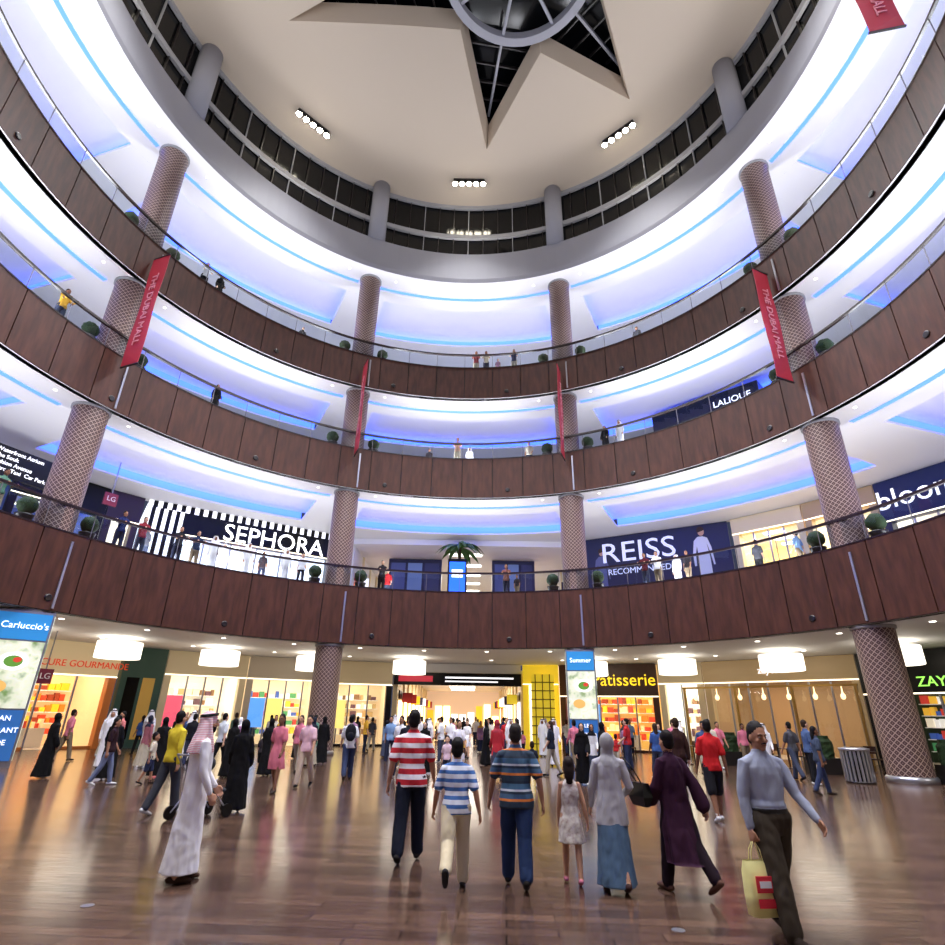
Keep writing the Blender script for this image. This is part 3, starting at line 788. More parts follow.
SKIN,HAIR,TOP,BOT,SHOE,ACC,EYEW,EXT=range(8)
def hand(g,W,d,side,curl=.5,wide=(0,1,0)):
    d=Vector(d).normalized(); s=Vector(wide); s=(s-d*s.dot(d)).normalized(); nr=d.cross(s)
    if nr.x*side>0: nr=-nr
    W=Vector(W)
    g.tube([W-d*.02,W+d*.04,W+d*.085],[.026,.036,.036],SKIN,10,.5,wide=s)
    for i,(o,l) in enumerate(((.031,.066),(.0105,.076),(-.0105,.072),(-.030,.056))):
        r=W+d*.083+s*o
        c1=curl*.6; c2=curl*1.5
        p1=r+(d*math.cos(c1)+nr*math.sin(c1))*l*.45
        p2=p1+(d*math.cos(c2)+nr*math.sin(c2))*l*.35
        p3=p2+(d*math.cos(c2*1.4)+nr*math.sin(c2*1.4))*l*.25
        g.tube([r-d*.02,r,p1,p2,p3],[.0098,.0095,.0088,.0082,.007],SKIN,7)
    r=W+d*.028+s*.026
    g.tube([r-s*.01,r+d*.022+s*.02+nr*.008,r+d*.05+s*.024+nr*.018,r+d*.068+s*.02+nr*.024],[.014,.0125,.011,.009],SKIN,7)

SHZ=1.388
def make_person(name,P,voxel):
    g=Fig(); sex=P.get('sex','m'); fat=P.get('fat',1.0); sw=(.178 if sex=='m' else .150)*P.get('sw',1)
    style=P.get('style','tee'); bottom=P.get('bottom','trousers')
    hipz=.93; legs=P.get('legs',((8,4,0),(-8,8,12)))
    feet=[]
    for side,(phi,k,pitch) in zip((-1,1),legs):
        H=Vector((side*.088,0,hipz))
        def dr(a): a=rad(a); return Vector((side*.02,math.sin(a),-math.cos(a)))
        K=H+dr(phi)*.43; A=K+dr(phi-k)*.41
        if bottom=='none' and style in('abaya','kandura'):
            g.tube([H.lerp(K,.5)*1.0,K,K.lerp(A,.3),K.lerp(A,.65),A],[.05,.05,.052,.043,.036],SKIN)
        else:
            g.tube([H,H.lerp(K,.4),K,K.lerp(A,.3),K.lerp(A,.65),A],[.085,.078,.056,.056,.045,.038],SKIN if bottom!='trousers' else BOT)
        if bottom=='trousers':
            tw=P.get('tw',1.05)
            E=K.lerp(A,.96)
            g.tube([H,H.lerp(K,.4),K,K.lerp(E,.5),E],[.1*tw,.094*tw,.078*tw,.073*tw,.068*tw],BOT,16)
        elif bottom=='shorts':
            g.tube([H,H.lerp(K,.5),K],[.1,.1,.092],BOT,16)
        Rm=Matrix.Rotation(rad(-pitch),3,'X')
        for pts,rr,lab in (([(0,-.05,-.045),(0,.03,-.05),(0,.11,-.058),(0,.165,-.064)],[.040,.043,.042,.03],SHOE),([(0,0,.02),(0,.0,-.03)],[.04,.042],SHOE if P.get('boots',1) else SKIN)):
            g.tube([A+Rm@Vector(p) for p in pts],rr,lab,12,.8,wide=(1,0,0))
        feet.append(A)
    ms=(feet[0]+feet[1])*.5
    F=fat
    if bottom in('trousers','shorts'):
        g.sect([(.80,.11*F,.09*F),(.86,.155*F,.115*F),(.94,.168*F,.125*F),(1.02,.158*F,.115*F),(1.07,.15*F,.11*F)],BOT)
    if bottom=='skirt':
        st=P.get('stride',0)
        g.sect([(P.get('hem',.08),.235,.20+abs(st),0,ms.y),(.3,.215,.185+abs(st)*.6,0,ms.y*.7),(.6,.19,.155,0,ms.y*.3),(.85,.172,.128,0,0),(.98,.155,.115,0,0),(1.06,.13,.1,0,0)],BOT,fold=.05,kf=8,seed=P.get('seed',1))
    if style in('tee','shirt'):
        hem=P.get('them',.86)
        up=[(1.08,.152*F,.112*F),(1.20,.166*F if sex=='m' else .146,.12),(1.30,.180 if sex=='m' else .156,.122),(1.36,sw-.002,.114),(1.41,sw*.84,.095),(1.45,sw*.58,.08),(1.48,sw*.42,.068),(1.495,.064,.06)]
        if hem>.95: lo=[(hem,.160*F,.117*F),(hem+.03,.166*F,.124*F)]
        else: lo=[(hem,.186*F,.142*F),(hem+.08,.182*F,.139*F)]
        g.sect(lo+up,TOP,fold=.022,kf=7)
        if hem>.95: g.sect([(hem-.03,.166*F,.122*F),(hem+.005,.167*F,.123*F)],ACC)
        g.sect([(1.465,.078,.074,0,-.002),(1.508,.067,.063,0,.0)],TOP)
    elif style=='dress':
        g.sect([(P.get('hem',.5),.215,.175,0,ms.y*.4),(.7,.195,.16,0,0),(.9,.172,.135,0,0),(1.08,.128,.1,0,0),(1.22,.145,.115,0,0),(1.32,.15,.112,0,0),(1.38,.140,.098,0,0),(1.43,.1,.08,0,0),(1.465,.07,.06,0,0)],TOP,fold=.05,kf=8)
    elif style in('abaya','kandura'):
        st=P.get('stride',.02); wd=P.get('wd',1.0); hem=P.get('hem',.05)
        g.sect([(hem,.25*wd,.21*wd+st,0,ms.y),(.35,.225*wd,.19*wd+st*.6,0,ms.y*.7),(.7,.20*wd,.165*wd,0,ms.y*.2),(.95,.188*max(wd,.9),.145*max(wd,.9),0,0),(1.1,.175*max(wd,.95),.135*max(wd,.95),0,0),(1.25,.178,.13,0,0),(1.35,sw+.004,.12,0,0),(1.41,sw*.84,.1,0,0),(1.455,sw*.55,.08,0,0),(1.485,.07,.065,0,0)],TOP,fold=P.get('fold',.04),kf=7,seed=P.get('seed',1))
        g.tube([(0,0,1.46),(0,.003,1.50)],[.064,.058],TOP,16)
    arms=P.get('arms',((8,8,12,4),(-8,8,12,4)))
    sleeve=P.get('sleeve','short')
    for side,(phi,psi,e,psi2) in zip((-1,1),arms):
        S=Vector((side*(sw-.012),0,SHZ))
        def dd(p,q): p=rad(p);q=rad(q); return Vector((side*math.sin(q),math.sin(p)*math.cos(q),-math.cos(p)*math.cos(q)))
        d1=dd(phi,psi); d2=dd(phi+e,psi2)
        E=S+d1*.29; W=E+d2*.245
        g.tube([S,S.lerp(E,.5),E,E.lerp(W,.35),W],[.048,.045,.039,.038,.026],SKIN)
        C=Vector((side*(sw-.085),0,SHZ+.018))
        if sleeve=='short':
            g.tube([C,S,S.lerp(E,.35),S.lerp(E,.78)],[.058,.060,.064,.066],TOP,14)
        elif sleeve=='long':
            g.tube([C,S,S.lerp(E,.5),E,E.lerp(W,.5),E.lerp(W,.97)],[.058,.060,.056,.050,.044,.035],TOP,14)
        elif sleeve=='wide':
            g.tube([C,S,S.lerp(E,.5),E,E.lerp(W,.5),E.lerp(W,.95)],[.060,.066,.068,.073,.08,.085],TOP,14)
        hand(g,W,d2,side,P.get('curl',(.5,.5))[0 if side<0 else 1])
    HS=P.get('hs',1.0)
    g.tube([(0,-.005,1.44),(0,0,1.5),(0,.01,1.56)],[.06,.054,.054],SKIN,14)
    hd=Fig(); beard=P.get('beard')
    hd.ell((0,-.005,.022),(.074,.092,.103),SKIN,20,14)
    hd.ell((0,.022,-.05),(.057,.066,.068),SKIN,18,12)
    hd.ell((0,.070,-.093),(.024,.02,.02),HAIR if beard else SKIN)
    hd.ell((0,.078,.03),(.05,.016,.012),SKIN)
    for s_ in(-1,1): hd.ell((s_*.04,.06,-.025),(.022,.024,.02),SKIN)
    hd.tube([(0,.084,.018),(0,.104,-.012),(0,.108,-.024)],[.009,.012,.015],SKIN,8)
    hd.ell((0,.083,-.058),(.026,.012,.012),SKIN)
    hair=P.get('hair','short')
    if hair in('short','long','bob','bun'):
        for s_ in(-1,1): hd.ell((s_*.077,-.002,-.012),(.011,.02,.031),SKIN)
        hd.ell((0,-.022,.052),(.080,.092,.094),HAIR,20,14)
        hd.ell((0,-.045,-.005),(.075,.066,.08),HAIR,18,12)
        # uneven tufts on the crown
        rr=random.Random(5)
        for k in range(14):
            t=rr.uniform(0,6.283); q=rr.uniform(.2,1.0)
            hd.ell((.06*q*math.cos(t),-.02+.07*q*math.sin(t),.052+.094*math.sqrt(max(0,1-.8*q*q))-.006),(.02,.022,.014),HAIR,8,6)
        if hair in('long','bob'):
            k=1 if hair=='long' else .55
            hd.tube([(0,-.06,.03),(0,-.08,-.08*k),(0,-.085,-.2*k),(0,-.08,-.28*k)],[.078,.074,.064,.045],HAIR,14,.6,wide=(1,0,0))
    if beard:
        hd.ell((0,.026,-.062),(.0605,.0685,.066),HAIR,18,12); hd.ell((0,.083,-.045),(.028,.014,.007),HAIR)
        hd.ell((0,.086,-.06),(.019,.012,.007),SKIN)
    if P.get('moustache'): hd.tube([(-.026,.084,-.052),(0,.098,-.043),(.026,.084,-.052)],[.004,.007,.004],HAIR,6,post=True)
    if hair=='hijab':
        hd.ell((0,-.022,.018),(.093,.098,.122),EXT,22,14)
        hd.ell((0,-.005,-.075),(.082,.074,.06),EXT,20,12)
        hd.sect([(-.26,.17,.125,0,-.01),(-.2,.15,.115,0,-.005),(-.13,.092,.085,0,-.0),(-.06,.085,.078,0,-.01)],EXT,fold=.04,kf=6)
    if hair=='ghutra':
        hd.ell((0,-.015,.036),(.093,.102,.103),EXT,22,14)
        hd.sect([(-.33,.20,.085,0,-.10),(-.2,.19,.085,0,-.075),(-.08,.135,.082,0,-.045),(.03,.098,.085,0,-.022),(.07,.09,.085,0,-.015)],EXT,fold=.07,kf=6)
        for s_ in(-1,1): hd.tube([(s_*.08,.0,.03),(s_*.10,.02,-.08),(s_*.11,.045,-.2),(s_*.10,.07,-.3)],[.03,.03,.035,.03],EXT,10,1.0)
        for zz in(.078,.094):
            n=24; pr=[(.094*math.cos(2*math.pi*i/n),-.012+.1*math.sin(2*math.pi*i/n),zz+.012*math.sin(2*math.pi*i/n)) for i in range(n+1)]
            hd.tube(pr,[.009]*(n+1),ACC,6,post=True,wide=(0,0,1))
    for s_ in(-1,1):
        hd.ell((s_*.030,.0765,.006),(.0125,.0085,.006),EYEW,10,8,post=True)
        hd.ell((s_*.030,.083,.006),(.0055,.003,.0055),ACC,8,6,post=True)
        hd.tube([(s_*.016,.091,.027),(s_*.03,.0905,.032),(s_*.046,.078,.027)],[.0045,.005,.003],HAIR if hair not in('hijab','ghutra') else ACC,6,post=True)
    hd.tube([(-.022,.088,-.062),(0,.0955,-.060),(.022,.088,-.062)],[.003,.005,.003],8,6,post=True)
    Rh=Matrix.Rotation(rad(P.get('hyaw',0)),3,'Z')@Matrix.Rotation(rad(P.get('hpitch',0)),3,'X')@Matrix.Scale(HS,3)
    off=Vector((0,.018,1.615+ (HS-1)*.10))
    for src,dst in((hd.parts,g.parts),(hd.post,g.post)):
        for vs,fs,lab in src: dst.append(([Rh@v+off for v in vs],fs,lab))
    ln=P.get('lean',0); sx=P.get('leanx',0)
    sc=P.get('h',1.75)/1.75
    for L_ in (g.parts,g.post):
        for vs,fs,lab in L_:
            for v in vs:
                if v.z>.93: v.y+=ln*(v.z-.93); v.x+=sx*(v.z-.93)
                v*=sc
    verts=[];faces=[];labs=[]
    for vs,fs,lab in g.parts:
        o=len(verts); verts+=[tuple(v) for v in vs]; faces+=[[k+o for k in f] for f in fs]; labs+=[lab]*len(fs)
    me=bpy.data.meshes.new('src'); me.from_pydata(verts,[],faces)
    bm=bmesh.new(); bm.from_mesh(me); bmesh.ops.recalc_face_normals(bm,faces=bm.faces); bm.to_mesh(me); bm.free()
    tmp=link(bpy.data.objects.new('tmp',me))
    md=tmp.modifiers.new('r','REMESH'); md.mode='VOXEL'; md.voxel_size=voxel; md.use_smooth_shade=True
    sm=tmp.modifiers.new('s','SMOOTH'); sm.factor=.5; sm.iterations=2
    bpy.context.view_layer.update()
    dg=bpy.context.evaluated_depsgraph_get(); ev=tmp.evaluated_get(dg); rm=ev.to_mesh()
    V=[v.co.copy() for v in rm.vertices]; Fc=[list(p.vertices) for p in rm.polygons]
    ev.to_mesh_clear(); bpy.data.objects.remove(tmp); bpy.data.meshes.remove(me)
    bvh=BVHTree.FromPolygons([Vector(v) for v in verts],faces)
    FL=[]
    vl=[SKIN]*len(V)
    for f in Fc:
        c=(V[f[0]]+V[f[1]]+V[f[2]]+V[f[-1]])/4
        r=bvh.find_nearest(c); l=labs[r[2]] if r[2] is not None else 0
        FL.append(l)
        if l in(TOP,BOT,EXT):
            for k in f: vl[k]=l
    ns=P.get('wrinkle',.011)
    for i,v in enumerate(V):
        if vl[i]!=SKIN:
            q=noise.noise(Vector((v.x*9,v.y*9,v.z*5+3*v.x)))*ns+noise.noise(Vector((v.x*22+5,v.y*22,v.z*11)))*ns*.7
            d=Vector((v.x,v.y,0))
            if d.length>.02: v+=d.normalized()*q
    for vs,fs,lab in g.post:
        o=len(V); V+=vs; Fc+=[[k+o for k in f] for f in fs]; FL+=[lab]*len(fs)
    zm=min(v.z for v in V)
    out=bpy.data.meshes.new(name); out.from_pydata([(v.x,v.y,v.z-zm) for v in V],[],Fc)
    for i in range(9): out.materials.append(M_white)
    out.polygons.foreach_set('material_index',FL); out.polygons.foreach_set('use_smooth',[True]*len(FL)); out.update()
    return out
SK=[(164,118,92),(188,142,114),(130,90,68),(208,166,140)]
def skin(i): return mat('skin_%d'%i,SK[i],.65,spec=.25)
def hairm(c=(18,14,14)): return mat('hair_%d_%d_%d'%c,c,.7,spec=.2)
def cloth(c): return mat('cloth_%d_%d_%d'%c,c,.85,spec=.2)
M_lip=mat('lips',(130,70,64),.5); M_eyew=mat('eye_white',(205,200,196),.3)
def setm(o,sk,hr,top,bot,shoe,ext,acc=None):
    L=[sk,hr,top,bot,shoe,acc or mat('accent_black',(12,12,12),.5),M_eyew,ext,M_lip]
    for i,m in enumerate(L):
        o.material_slots[i].link='OBJECT'; o.material_slots[i].material=m
def place(name,me,x,y,yaw,z=0):
    o=link(bpy.data.objects.new(name,me)); o.location=(x,y,z); o.rotation_euler=(0,0,rad(yaw)); return o

VX=.0088
W_=cloth
me=make_person('kandura_man',dict(h=1.73,style='kandura',bottom='none',hair='ghutra',sleeve='long',beard=True,arms=((14,6,25,0),(6,8,20,4)),legs=((3,2,0),(-3,2,0)),fold=.045,wd=.84,hem=.09,boots=0),VX)
o=place('man_in_white_robe',me,-3.15,7.48,-62); setm(o,skin(1),hairm(),W_((232,230,232)),W_((230,230,230)),W_((60,40,30)),stripemat('ghutra_check',[(0,(238,226,228)),(.55,(216,130,140))],.018))
red=stripemat('red_white_stripes',[(0,(196,30,42)),(.52,(236,230,232))],.125)
me=make_person('striped_man',dict(h=1.79,style='tee',them=.84,hair='short',sleeve='short',arms=((-10,13,14,9),(14,14,22,6)),legs=((-13,10,16),(12,4,-4)),fat=1.1,sw=1.12,tw=1.12),VX)
o=place('man_in_red_striped_shirt',me,-.75,8.59,0); setm(o,skin(0),hairm(),red,W_((22,26,40)),W_((30,26,26)),W_((0,0,0)))
me=make_person('boy',dict(h=1.47,hs=1.12,style='tee',them=.86,sleeve='short',arms=((10,18,10,10),(-12,18,10,12)),legs=((-24,32,48),(10,2,-3)),tw=1.15,lean=.05,fat=1.08,sw=1.04),VX)
o=place('boy_in_blue_striped_shirt',me,-.12,7.4,0); setm(o,skin(0),hairm(),stripemat('blue_white_stripes',[(0,(62,106,168)),(.45,(224,228,236))],.085),W_((206,192,160)),W_((40,38,40)),W_((0,0,0)))
multi=stripemat('multi_stripes',[(0,(36,54,72)),(.22,(214,122,50)),(.32,(60,90,120)),(.5,(36,54,72)),(.6,(200,206,214)),(.68,(64,100,130)),(.9,(30,44,60))],.26)
me=make_person('striped_man2',dict(h=1.64,style='tee',them=.82,sleeve='short',fat=1.18,sw=1.12,arms=((8,20,10,10),(-14,20,16,8)),legs=((12,3,-4),(-12,12,18)),tw=1.15),VX)
o=place('man_in_multi_striped_shirt',me,.57,7.48,-4); setm(o,skin(0),hairm((40,34,32)),multi,W_((34,50,84)),W_((30,26,24)),W_((0,0,0)))
me=make_person('girl',dict(sex='f',h=1.24,hs=1.22,style='dress',bottom='none',hair='bob',sleeve='none',hem=.56,arms=((6,8,6,4),(-6,16,4,10)),legs=((8,3,0),(-8,10,14))),VX)
o=place('girl_in_white_dress',me,1.22,7.65,-5); setm(o,skin(1),hairm((34,22,20)),noisemat('dress_print',[(226,220,210),(206,196,188),(170,150,140)],scale=22,rough=.9),W_((220,220,220)),W_((190,110,130)),W_((0,0,0)))
me=make_person('hijab_woman',dict(sex='f',h=1.57,style='tee',them=.70,sleeve='long',bottom='skirt',hair='hijab',arms=((8,12,14,6),(0,18,60,-16)),legs=((8,3,0),(-12,12,16)),stride=.05,fat=1.1,sw=1.15),VX)
o=place('woman_in_grey_headscarf',me,1.66,7.46,-6); setm(o,skin(1),hairm(),W_((176,174,178)),W_((76,98,122)),W_((60,40,40)),W_((158,156,158)))
b=B(Matrix.Translation((1.66+.36,7.5,.80))@Matrix.Rotation(.3,4,'Z'))
b.add([(-.03,-.13,0),(.03,-.13,0),(.03,.13,0),(-.03,.13,0),(-.06,-.16,.1),(.06,-.16,.1),(.06,.16,.1),(-.06,.16,.1),(-.035,-.14,.24),(.035,-.14,.24),(.035,.14,.24),(-.035,.14,.24)],
  [(0,3,2,1),(0,1,5,4),(1,2,6,5),(2,3,7,6),(3,0,4,7),(4,5,9,8),(5,6,10,9),(6,7,11,10),(7,4,8,11),(8,9,10,11)],M_black)
bag=b.finish('handbag')
b=B(); g=Fig(); g.tube([(2.02,7.40,1.03),(1.94,7.42,1.18),(1.84,7.45,1.30),(1.90,7.52,1.18),(2.02,7.6,1.03)],[.008]*5,0,6)
b.add(g.parts[0][0],g.parts[0][1],M_black,True); b.finish('strap',bag)
me=make_person('purple_woman',dict(sex='f',h=1.62,style='abaya',bottom='trousers',hair='short',sleeve='wide',hem=.34,arms=((10,14,40,-8),(-26,18,10,10)),legs=((12,4,-4),(-22,18,30)),wd=1.02,fold=.07,lean=-.04,leanx=-.06,boots=1),VX)
o=place('woman_in_purple_abaya',me,2.38,7.4,22); setm(o,skin(1),hairm((24,16,16)),W_((52,22,44)),W_((30,16,26)),W_((90,60,50)),W_((40,18,36)))
P8=dict(h=1.73,style='shirt',them=1.01,sleeve='long',arms=((22,14,22,6),(-4,10,14,2)),legs=((-16,10,14),(16,4,-8)),tw=1.16,fat=1.08,sw=1.06,hpitch=-4,curl=(.5,1.25),moustache=True,wrinkle=.014)
me=make_person('near_man',P8,.0076)
o=place('man_in_grey_shirt',me,2.80,6.02,190); setm(o,skin(0),hairm((30,26,26)),W_((152,158,176)),W_((62,54,44)),W_((40,30,24)),W_((0,0,0)))
sc=1.73/1.75
S=Vector((.178*1.06-.012,0,SHZ))
def dd(side,p,q): p=rad(p);q=rad(q); return Vector((side*math.sin(q),math.sin(p)*math.cos(q),-math.cos(p)*math.cos(q)))
Wp=S+dd(1,-4,10)*.29+dd(1,10,2)*.245+dd(1,10,2)*.11
hp=Matrix.Translation(o.location)@Matrix.Rotation(rad(190),4,'Z')@(Wp*sc)
def shopping_bag(px,py,pz,w,h,m,m2,yaw,drop=.16):
    Mb=Matrix.Translation((px,py,pz))@Matrix.Rotation(yaw,4,'Z')
    b=B(Mb); t=-drop
    vs=[];fs=[]
    for (z,ww,dp) in((t-h,w*.46,.07),(t-h*.6,w*.5,.085),(t-h*.2,w*.5,.06),(t,w*.48,.025)):
        for i in range(16):
            a=2*math.pi*i/16; c,s=math.cos(a),math.sin(a)
            vs.append((ww*math.copysign(abs(c)**.4,c),dp*math.copysign(abs(s)**.5,s)+.008*math.sin(5*a+z*20),z))
    for j in range(3):
        for i in range(16):
            k=(i+1)%16; fs.append((j*16+i,j*16+k,(j+1)*16+k,(j+1)*16+i))
    fs.append(list(range(16))[::-1])
    b.add(vs,fs,m,True)
    if m2:
        b.box(-w*.3,w*.3,-.1,-.088,t-h*.55,t-h*.25,m2); b.box(-w*.3,w*.25,-.1,-.088,t-h*.82,t-h*.66,m2)
        b.box(-w*.2,w*.2,-.104,-.1,t-h*.46,t-h*.34,M_white)
    bo=b.finish('shopping_bag')
    for yy in(-.02,.02):
        g=Fig(); g.tube([(-w*.22,yy,t-.02),(-w*.15,yy,t*.5),(0,yy*.3,0.0),(w*.15,yy,t*.5),(w*.22,yy,t-.02)],[.006]*5,0,6)
        bb=B(Mb); bb.add(g.parts[0][0],g.parts[0][1],m,True); bb.finish('handle',bo)
    return bo
shopping_bag(hp.x,hp.y,hp.z,.26,.40,mat('bag_yellow',(244,238,160),.4),mat('bag_red',(214,40,60),.4),.1)
print('main people',time.time()-T0)

VV=.0135
V={}
V['mwalk']=make_person('v_mwalk',dict(style='tee',sleeve='short',arms=((16,9,14,4),(-14,9,10,4)),legs=((-16,14,20),(15,4,-5))),VV)
V['mstand']=make_person('v_mstand',dict(style='tee',sleeve='short',arms=((8,10,40,-4),(2,9,12,3)),legs=((3,2,0),(-3,2,0)),fat=1.05),VV)
V['mshorts']=make_person('v_mshorts',dict(style='tee',sleeve='short',bottom='shorts',arms=((12,10,12,4),(-10,12,10,6)),legs=((-12,10,14),(12,4,-4))),VV)
V['mlong']=make_person('v_mlong',dict(style='shirt',sleeve='long',them=.88,arms=((14,9,30,0),(-12,9,14,4)),legs=((-14,12,16),(13,4,-5))),VV)
V['wabaya']=make_person('v_wabaya',dict(sex='f',h=1.62,style='abaya',bottom='none',hair='hijab',sleeve='wide',arms=((8,8,30,-4),(0,10,20,2)),legs=((5,3,0),(-6,6,6)),wd=1.0,fold=.06),VV)
V['wdress']=make_person('v_wdress',dict(sex='f',h=1.66,style='dress',bottom='none',hair='long',sleeve='short',arms=((10,9,20,2),(-10,9,14,4)),legs=((10,3,0),(-12,14,18)),hem=.52),VV)
V['wtrous']=make_person('v_wtrous',dict(sex='f',h=1.66,style='tee',hair='long',sleeve='short',them=.86,arms=((10,9,20,2),(-10,9,14,4)),legs=((12,3,-3),(-14,14,18)),tw=.9),VV)
V['whijab']=make_person('v_whijab',dict(sex='f',h=1.62,style='tee',them=.7,bottom='skirt',hair='hijab',sleeve='long',arms=((10,8,30,-2),(-6,9,14,2)),legs=((6,3,0),(-8,8,10)),stride=.02),VV)
V['mkand']=make_person('v_mkand',dict(h=1.74,style='kandura',bottom='none',hair='ghutra',sleeve='long',arms=((10,7,20,2),(-6,8,16,3)),legs=((5,3,0),(-5,4,4)),wd=.84,hem=.08),VV)
V['kid']=make_person('v_kid',dict(h=1.15,hs=1.25,style='tee',sleeve='short',bottom='shorts',arms=((12,10,14,4),(-10,10,10,4)),legs=((10,3,-2),(-12,12,16))),VV)
V['lean']=make_person('v_lean',dict(style='tee',sleeve='long',arms=((38,10,58,-8),(38,10,58,-8)),legs=((4,2,0),(-6,4,0)),lean=.06),VV)
print('variants',time.time()-T0)
NAMES={'mwalk':'man_walking','mstand':'man_standing','mshorts':'man_in_shorts','mlong':'man_in_long_sleeves','wabaya':'woman_in_black_abaya','wdress':'woman_in_dress','wtrous':'woman_walking','whijab':'woman_in_headscarf','mkand':'man_in_white_robe','kid':'child_walking','lean':'person_leaning_on_rail'}
TC=[(230,230,232),(30,34,50),(180,40,44),(60,90,150),(200,190,170),(70,70,76),(220,170,60),(90,130,110),(150,110,140),(20,20,24),(240,240,245),(120,150,190),(210,120,140),(24,24,30),(50,44,48)]
BC=[(30,34,54),(24,24,28),(60,66,86),(120,104,84),(44,52,80),(170,160,140)]
def inst(k,x,y,yaw,z=0,top=None,bot=None,ext=None,s=None):
    o=place(NAMES[k],V[k],x,y,yaw,z)
    if s is None: s=random.uniform(.95,1.04)
    o.scale=(s,s,s)
    if k=='wabaya': top=top or (12,11,14); ext=ext or (12,11,14)
    if k=='mkand': top=top or (232,231,234); ext=ext or (236,234,236)
    top=top or random.choice(TC); bot=bot or random.choice(BC); ext=ext or random.choice(TC)
    setm(o,skin(random.randrange(4)),hairm(random.choice([(18,14,14),(30,20,16),(50,34,24),(14,12,12)])),W_(top),W_(bot),W_(random.choice([(24,20,20),(60,50,44),(200,200,200)])),W_(ext))
    return o
pos=[(-3.15,7.5),(-.75,8.6),(0,7.4),(.57,7.5),(1.2,7.6),(1.6,7.5),(2.3,7.4),(2.8,6)]
def I(*a,**k):
    pos.append((a[1],a[2])); return inst(*a,**k)
I('mlong',-5.55,11.9,-25,top=(214,190,50),bot=(60,62,70),s=1.0)
I('wabaya',-4.45,12.4,20,s=.99)
I('wdress',-4.6,15.25,170,top=(214,120,136),s=1.04)
I('mwalk',-4.25,16.6,175,top=(220,180,190),bot=(190,170,150))
I('mwalk',-3.5,18.5,15,top=(222,222,226),bot=(50,60,90),s=1.0)
I('mshorts',4.72,12.2,0,top=(196,34,38),bot=(28,28,34),s=1.0)
I('mlong',5.15,15.3,10,top=(52,30,26),bot=(50,40,34),s=1.03)
I('wabaya',3.35,18.3,170,s=1.0)
I('wabaya',-11.7,17.6,-30,s=1.02); I('wabaya',-9.9,17.5,20,s=1.0); I('wabaya',-9.0,18.4,20,s=.98)
I('wtrous',-9.2,16.2,-70,top=(40,20,26),bot=(110,120,150)); I('kid',-8.3,16.6,-70)
I('wtrous',9.4,16.8,-95,top=(60,70,90),bot=(50,60,90),s=1.0)
I('mstand',-12.6,22.5,150,top=(190,110,110)); I('whijab',-10.8,21,-20,top=(150,90,100)); I('mwalk',-8.2,20.8,-30,top=(200,206,214))
I('mwalk',-2.1,19.5,160,top=(226,226,230),bot=(40,44,60)); I('whijab',.9,19.2,10,top=(190,50,60),bot=(60,60,80),ext=(170,60,70)); I('kid',1.8,17.5,10); I('kid',-.6,18.5,170,top=(230,200,210))
I('mwalk',-1.6,16.8,5,top=(28,30,40)); I('mwalk',7.0,18.4,170,top=(60,80,120)); I('wtrous',6.2,20.5,10); I('mkand',10.5,22,160)
I('mstand',10.6,19.4,-90,top=(70,90,130)); I('wdress',8.2,21.3,-160,top=(24,24,30)); I('wabaya',-7.0,18.6,-10); I('kid',-6.6,20.2,0)
ks=['mwalk','mwalk','mstand','mshorts','mlong','wabaya','wdress','wtrous','wtrous','whijab','mkand','kid','wabaya','mwalk']
cnt=0;tr=0
while cnt<84 and tr<9000:
    tr+=1
    y=random.uniform(19,38); x=random.uniform(-15,12)*(1 if y<31 else .75)
    if y>28 and random.random()<.45: x=random.uniform(-4,3.2)
    if math.hypot(x-CX,y-CY)>23.3 and not(-3.8<x<2.8): continue
    if any(math.hypot(x-p[0],y-p[1])<1.0 for p in pos): continue
    if any(math.hypot(x-pol(RCOL,c)[0],y-pol(RCOL,c)[1])<1.8 for c in COLS): continue
    if any(math.hypot(x-q[0],y-q[1])<1.7 for q in CAFE): continue
    if any(math.hypot(x-q[0],y-q[1])<1.3 for q in((13.3,23.6),(11.5,27.5),(BX,BY))): continue
    I(random.choice(ks),x,y,random.choice([0,180,170,10,-20,200,60,-70])+random.uniform(-15,15)); cnt+=1
for i in range(16):
    I(random.choice(ks),random.uniform(-3.6,2.4),39.5+i*1.4,random.choice([0,180])+random.uniform(-15,15))
def rp(a,lv,k,**kw):
    Rr,zb,zt=RINGS[lv]; d=kw.pop('d',.62); kw.setdefault('s',1.03)
    a=adj(a)
    p=pol(Rr+d,a); yaw=kw.pop('yaw',180); inst(k,p[0],p[1],-a+yaw,zt-.15,**kw)
for a,k,kw in((-75,'lean',{}),(-77.5,'lean',{'top':(30,34,50)}),(-59,'lean',{'top':(30,40,90)}),(-56,'lean',{'top':(130,40,50)}),(-53.5,'mstand',{'yaw':30,'d':1.8,'top':(80,80,90)}),(-50.5,'lean',{'top':(30,30,36)}),(-47.8,'lean',{'top':(26,40,70)}),(-45,'mkand',{'yaw':160}),(-42.3,'mkand',{'d':1.6}),(-39.5,'mkand',{'yaw':200}),(-36,'wtrous',{'d':1.5}),(-33,'mkand',{}),(-30.2,'wtrous',{'top':(230,230,235)}),(-15.8,'lean',{'top':(36,34,40)}),(-14.2,'mstand',{'d':2.5}),(7.4,'lean',{'top':(110,70,60)}),(9.4,'kid',{}),(33,'lean',{'top':(90,30,40)}),(35.2,'lean',{}),(37.4,'mkand',{'d':1.6}),(40,'wtrous',{'d':.9}),(50,'mstand',{'yaw':0,'d':1.8}),(56,'mwalk',{'yaw':90,'d':1.8})):
    rp(a,0,k,**kw)
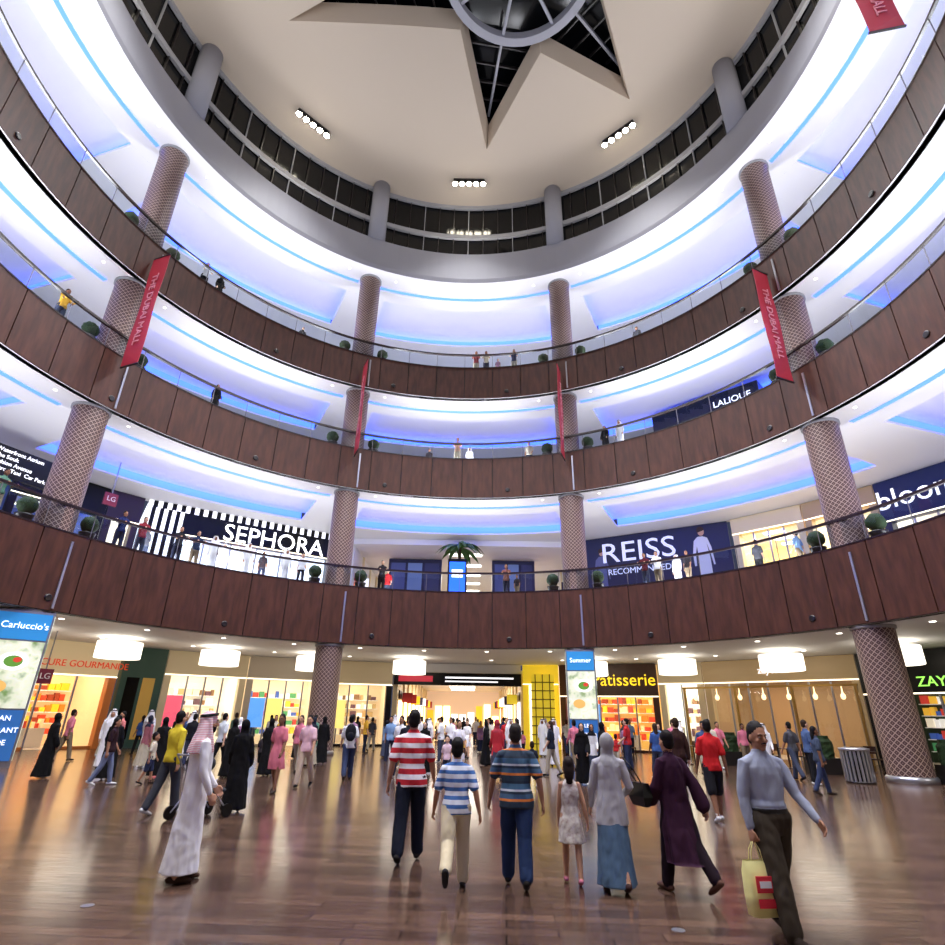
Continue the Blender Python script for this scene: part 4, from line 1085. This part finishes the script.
for a,k,kw in((-2.4,'lean',{'top':(190,150,130)}),(-.0,'mkand',{'d':1.8}),(12,'mstand',{'d':1.4}),(28,'wabaya',{}),(31,'mkand',{}),(-50,'wabaya',{}),(-76,'lean',{}),(-8,'wtrous',{'d':2})):
    rp(a,1,k,**kw)
for a,k,kw in((1.2,'lean',{'top':(130,40,50)}),(3.4,'lean',{}),(6,'kid',{}),(9.6,'lean',{'top':(30,40,80)}),(-57,'lean',{}),(-54,'wabaya',{}),(36,'mstand',{'d':1.3}),(-36,'wtrous',{'d':1.4})):
    rp(a,2,k,**kw)

def stroller(x,y,yaw):
    Mx=Matrix.Translation((x,y,0))@Matrix.Rotation(rad(yaw),4,'Z')
    b=B(Mx); g=Fig()
    for sx in(-.24,.24):
        g.tube([(sx,.42,.12),(sx,.1,.45),(sx,-.3,.85),(sx,-.42,1.02)],[.014]*4,0,8)
        g.tube([(sx,-.34,.12),(sx,-.05,.45),(sx,.12,.62)],[.013]*3,0,8)
    g.tube([(-.24,-.42,1.02),(.24,-.42,1.02)],[.018]*2,0,8)
    for vs,fs,l in g.parts: b.add(vs,fs,M_alu,True)
    fab=mat('stroller_fabric',(28,30,38),.8)
    g=Fig(); g.tube([(0,.3,.42),(0,.0,.42),(0,-.16,.6),(0,-.24,.85)],[.2,.21,.21,.19],0,14,.3,wide=(1,0,0)); g.ell((0,-.08,.86),(.22,.26,.16),0)
    for vs,fs,l in g.parts: b.add(vs,fs,fab,True)
    for sx in(-.26,.26):
        for yy in(.42,-.34):
            b.M=Mx@Matrix.Translation((sx,yy,.11))@Matrix.Rotation(math.pi/2,4,'Y'); b.rev(0,0,[(.06,-.02),(.11,-.018),(.11,.018),(.06,.02)],M_black,16,False)
    b.M=Mx; b.finish('baby_stroller')
stroller(-4.75,11.5,-30)
b=B(Matrix.Translation((-3.45,18.28,1.05))@Matrix.Rotation(rad(15),4,'Z')); g=Fig(); g.ell((0,-.03,.2),(.16,.1,.24),0); g.ell((0,-.12,.1),(.11,.05,.12),0)
for vs,fs,l in g.parts: b.add(vs,fs,W_((26,26,34)),True)
b.finish('backpack')
for x,y in((-3.6,6.6),(1.9,6.2),(-.2,10.5)):
    b=B(Matrix.Translation((x,y,0))); b.rev(0,0,[(.06,.0),(.06,.004)],M_alu,16,False); b.finish('floor_socket_cover')

cam=bpy.data.cameras.new('Camera'); cam.sensor_width=36; cam.lens=36*563/945; cam.clip_start=.05; cam.clip_end=300
co=link(bpy.data.objects.new('Camera',cam))
co.matrix_world=Matrix.Translation((0,0,1.7))@Matrix.Rotation(rad(90+23.56),4,'X')@Matrix.Rotation(rad(1.0),4,'Z')
scene.camera=co
print('total',time.time()-T0, 'objs',len(bpy.data.objects))
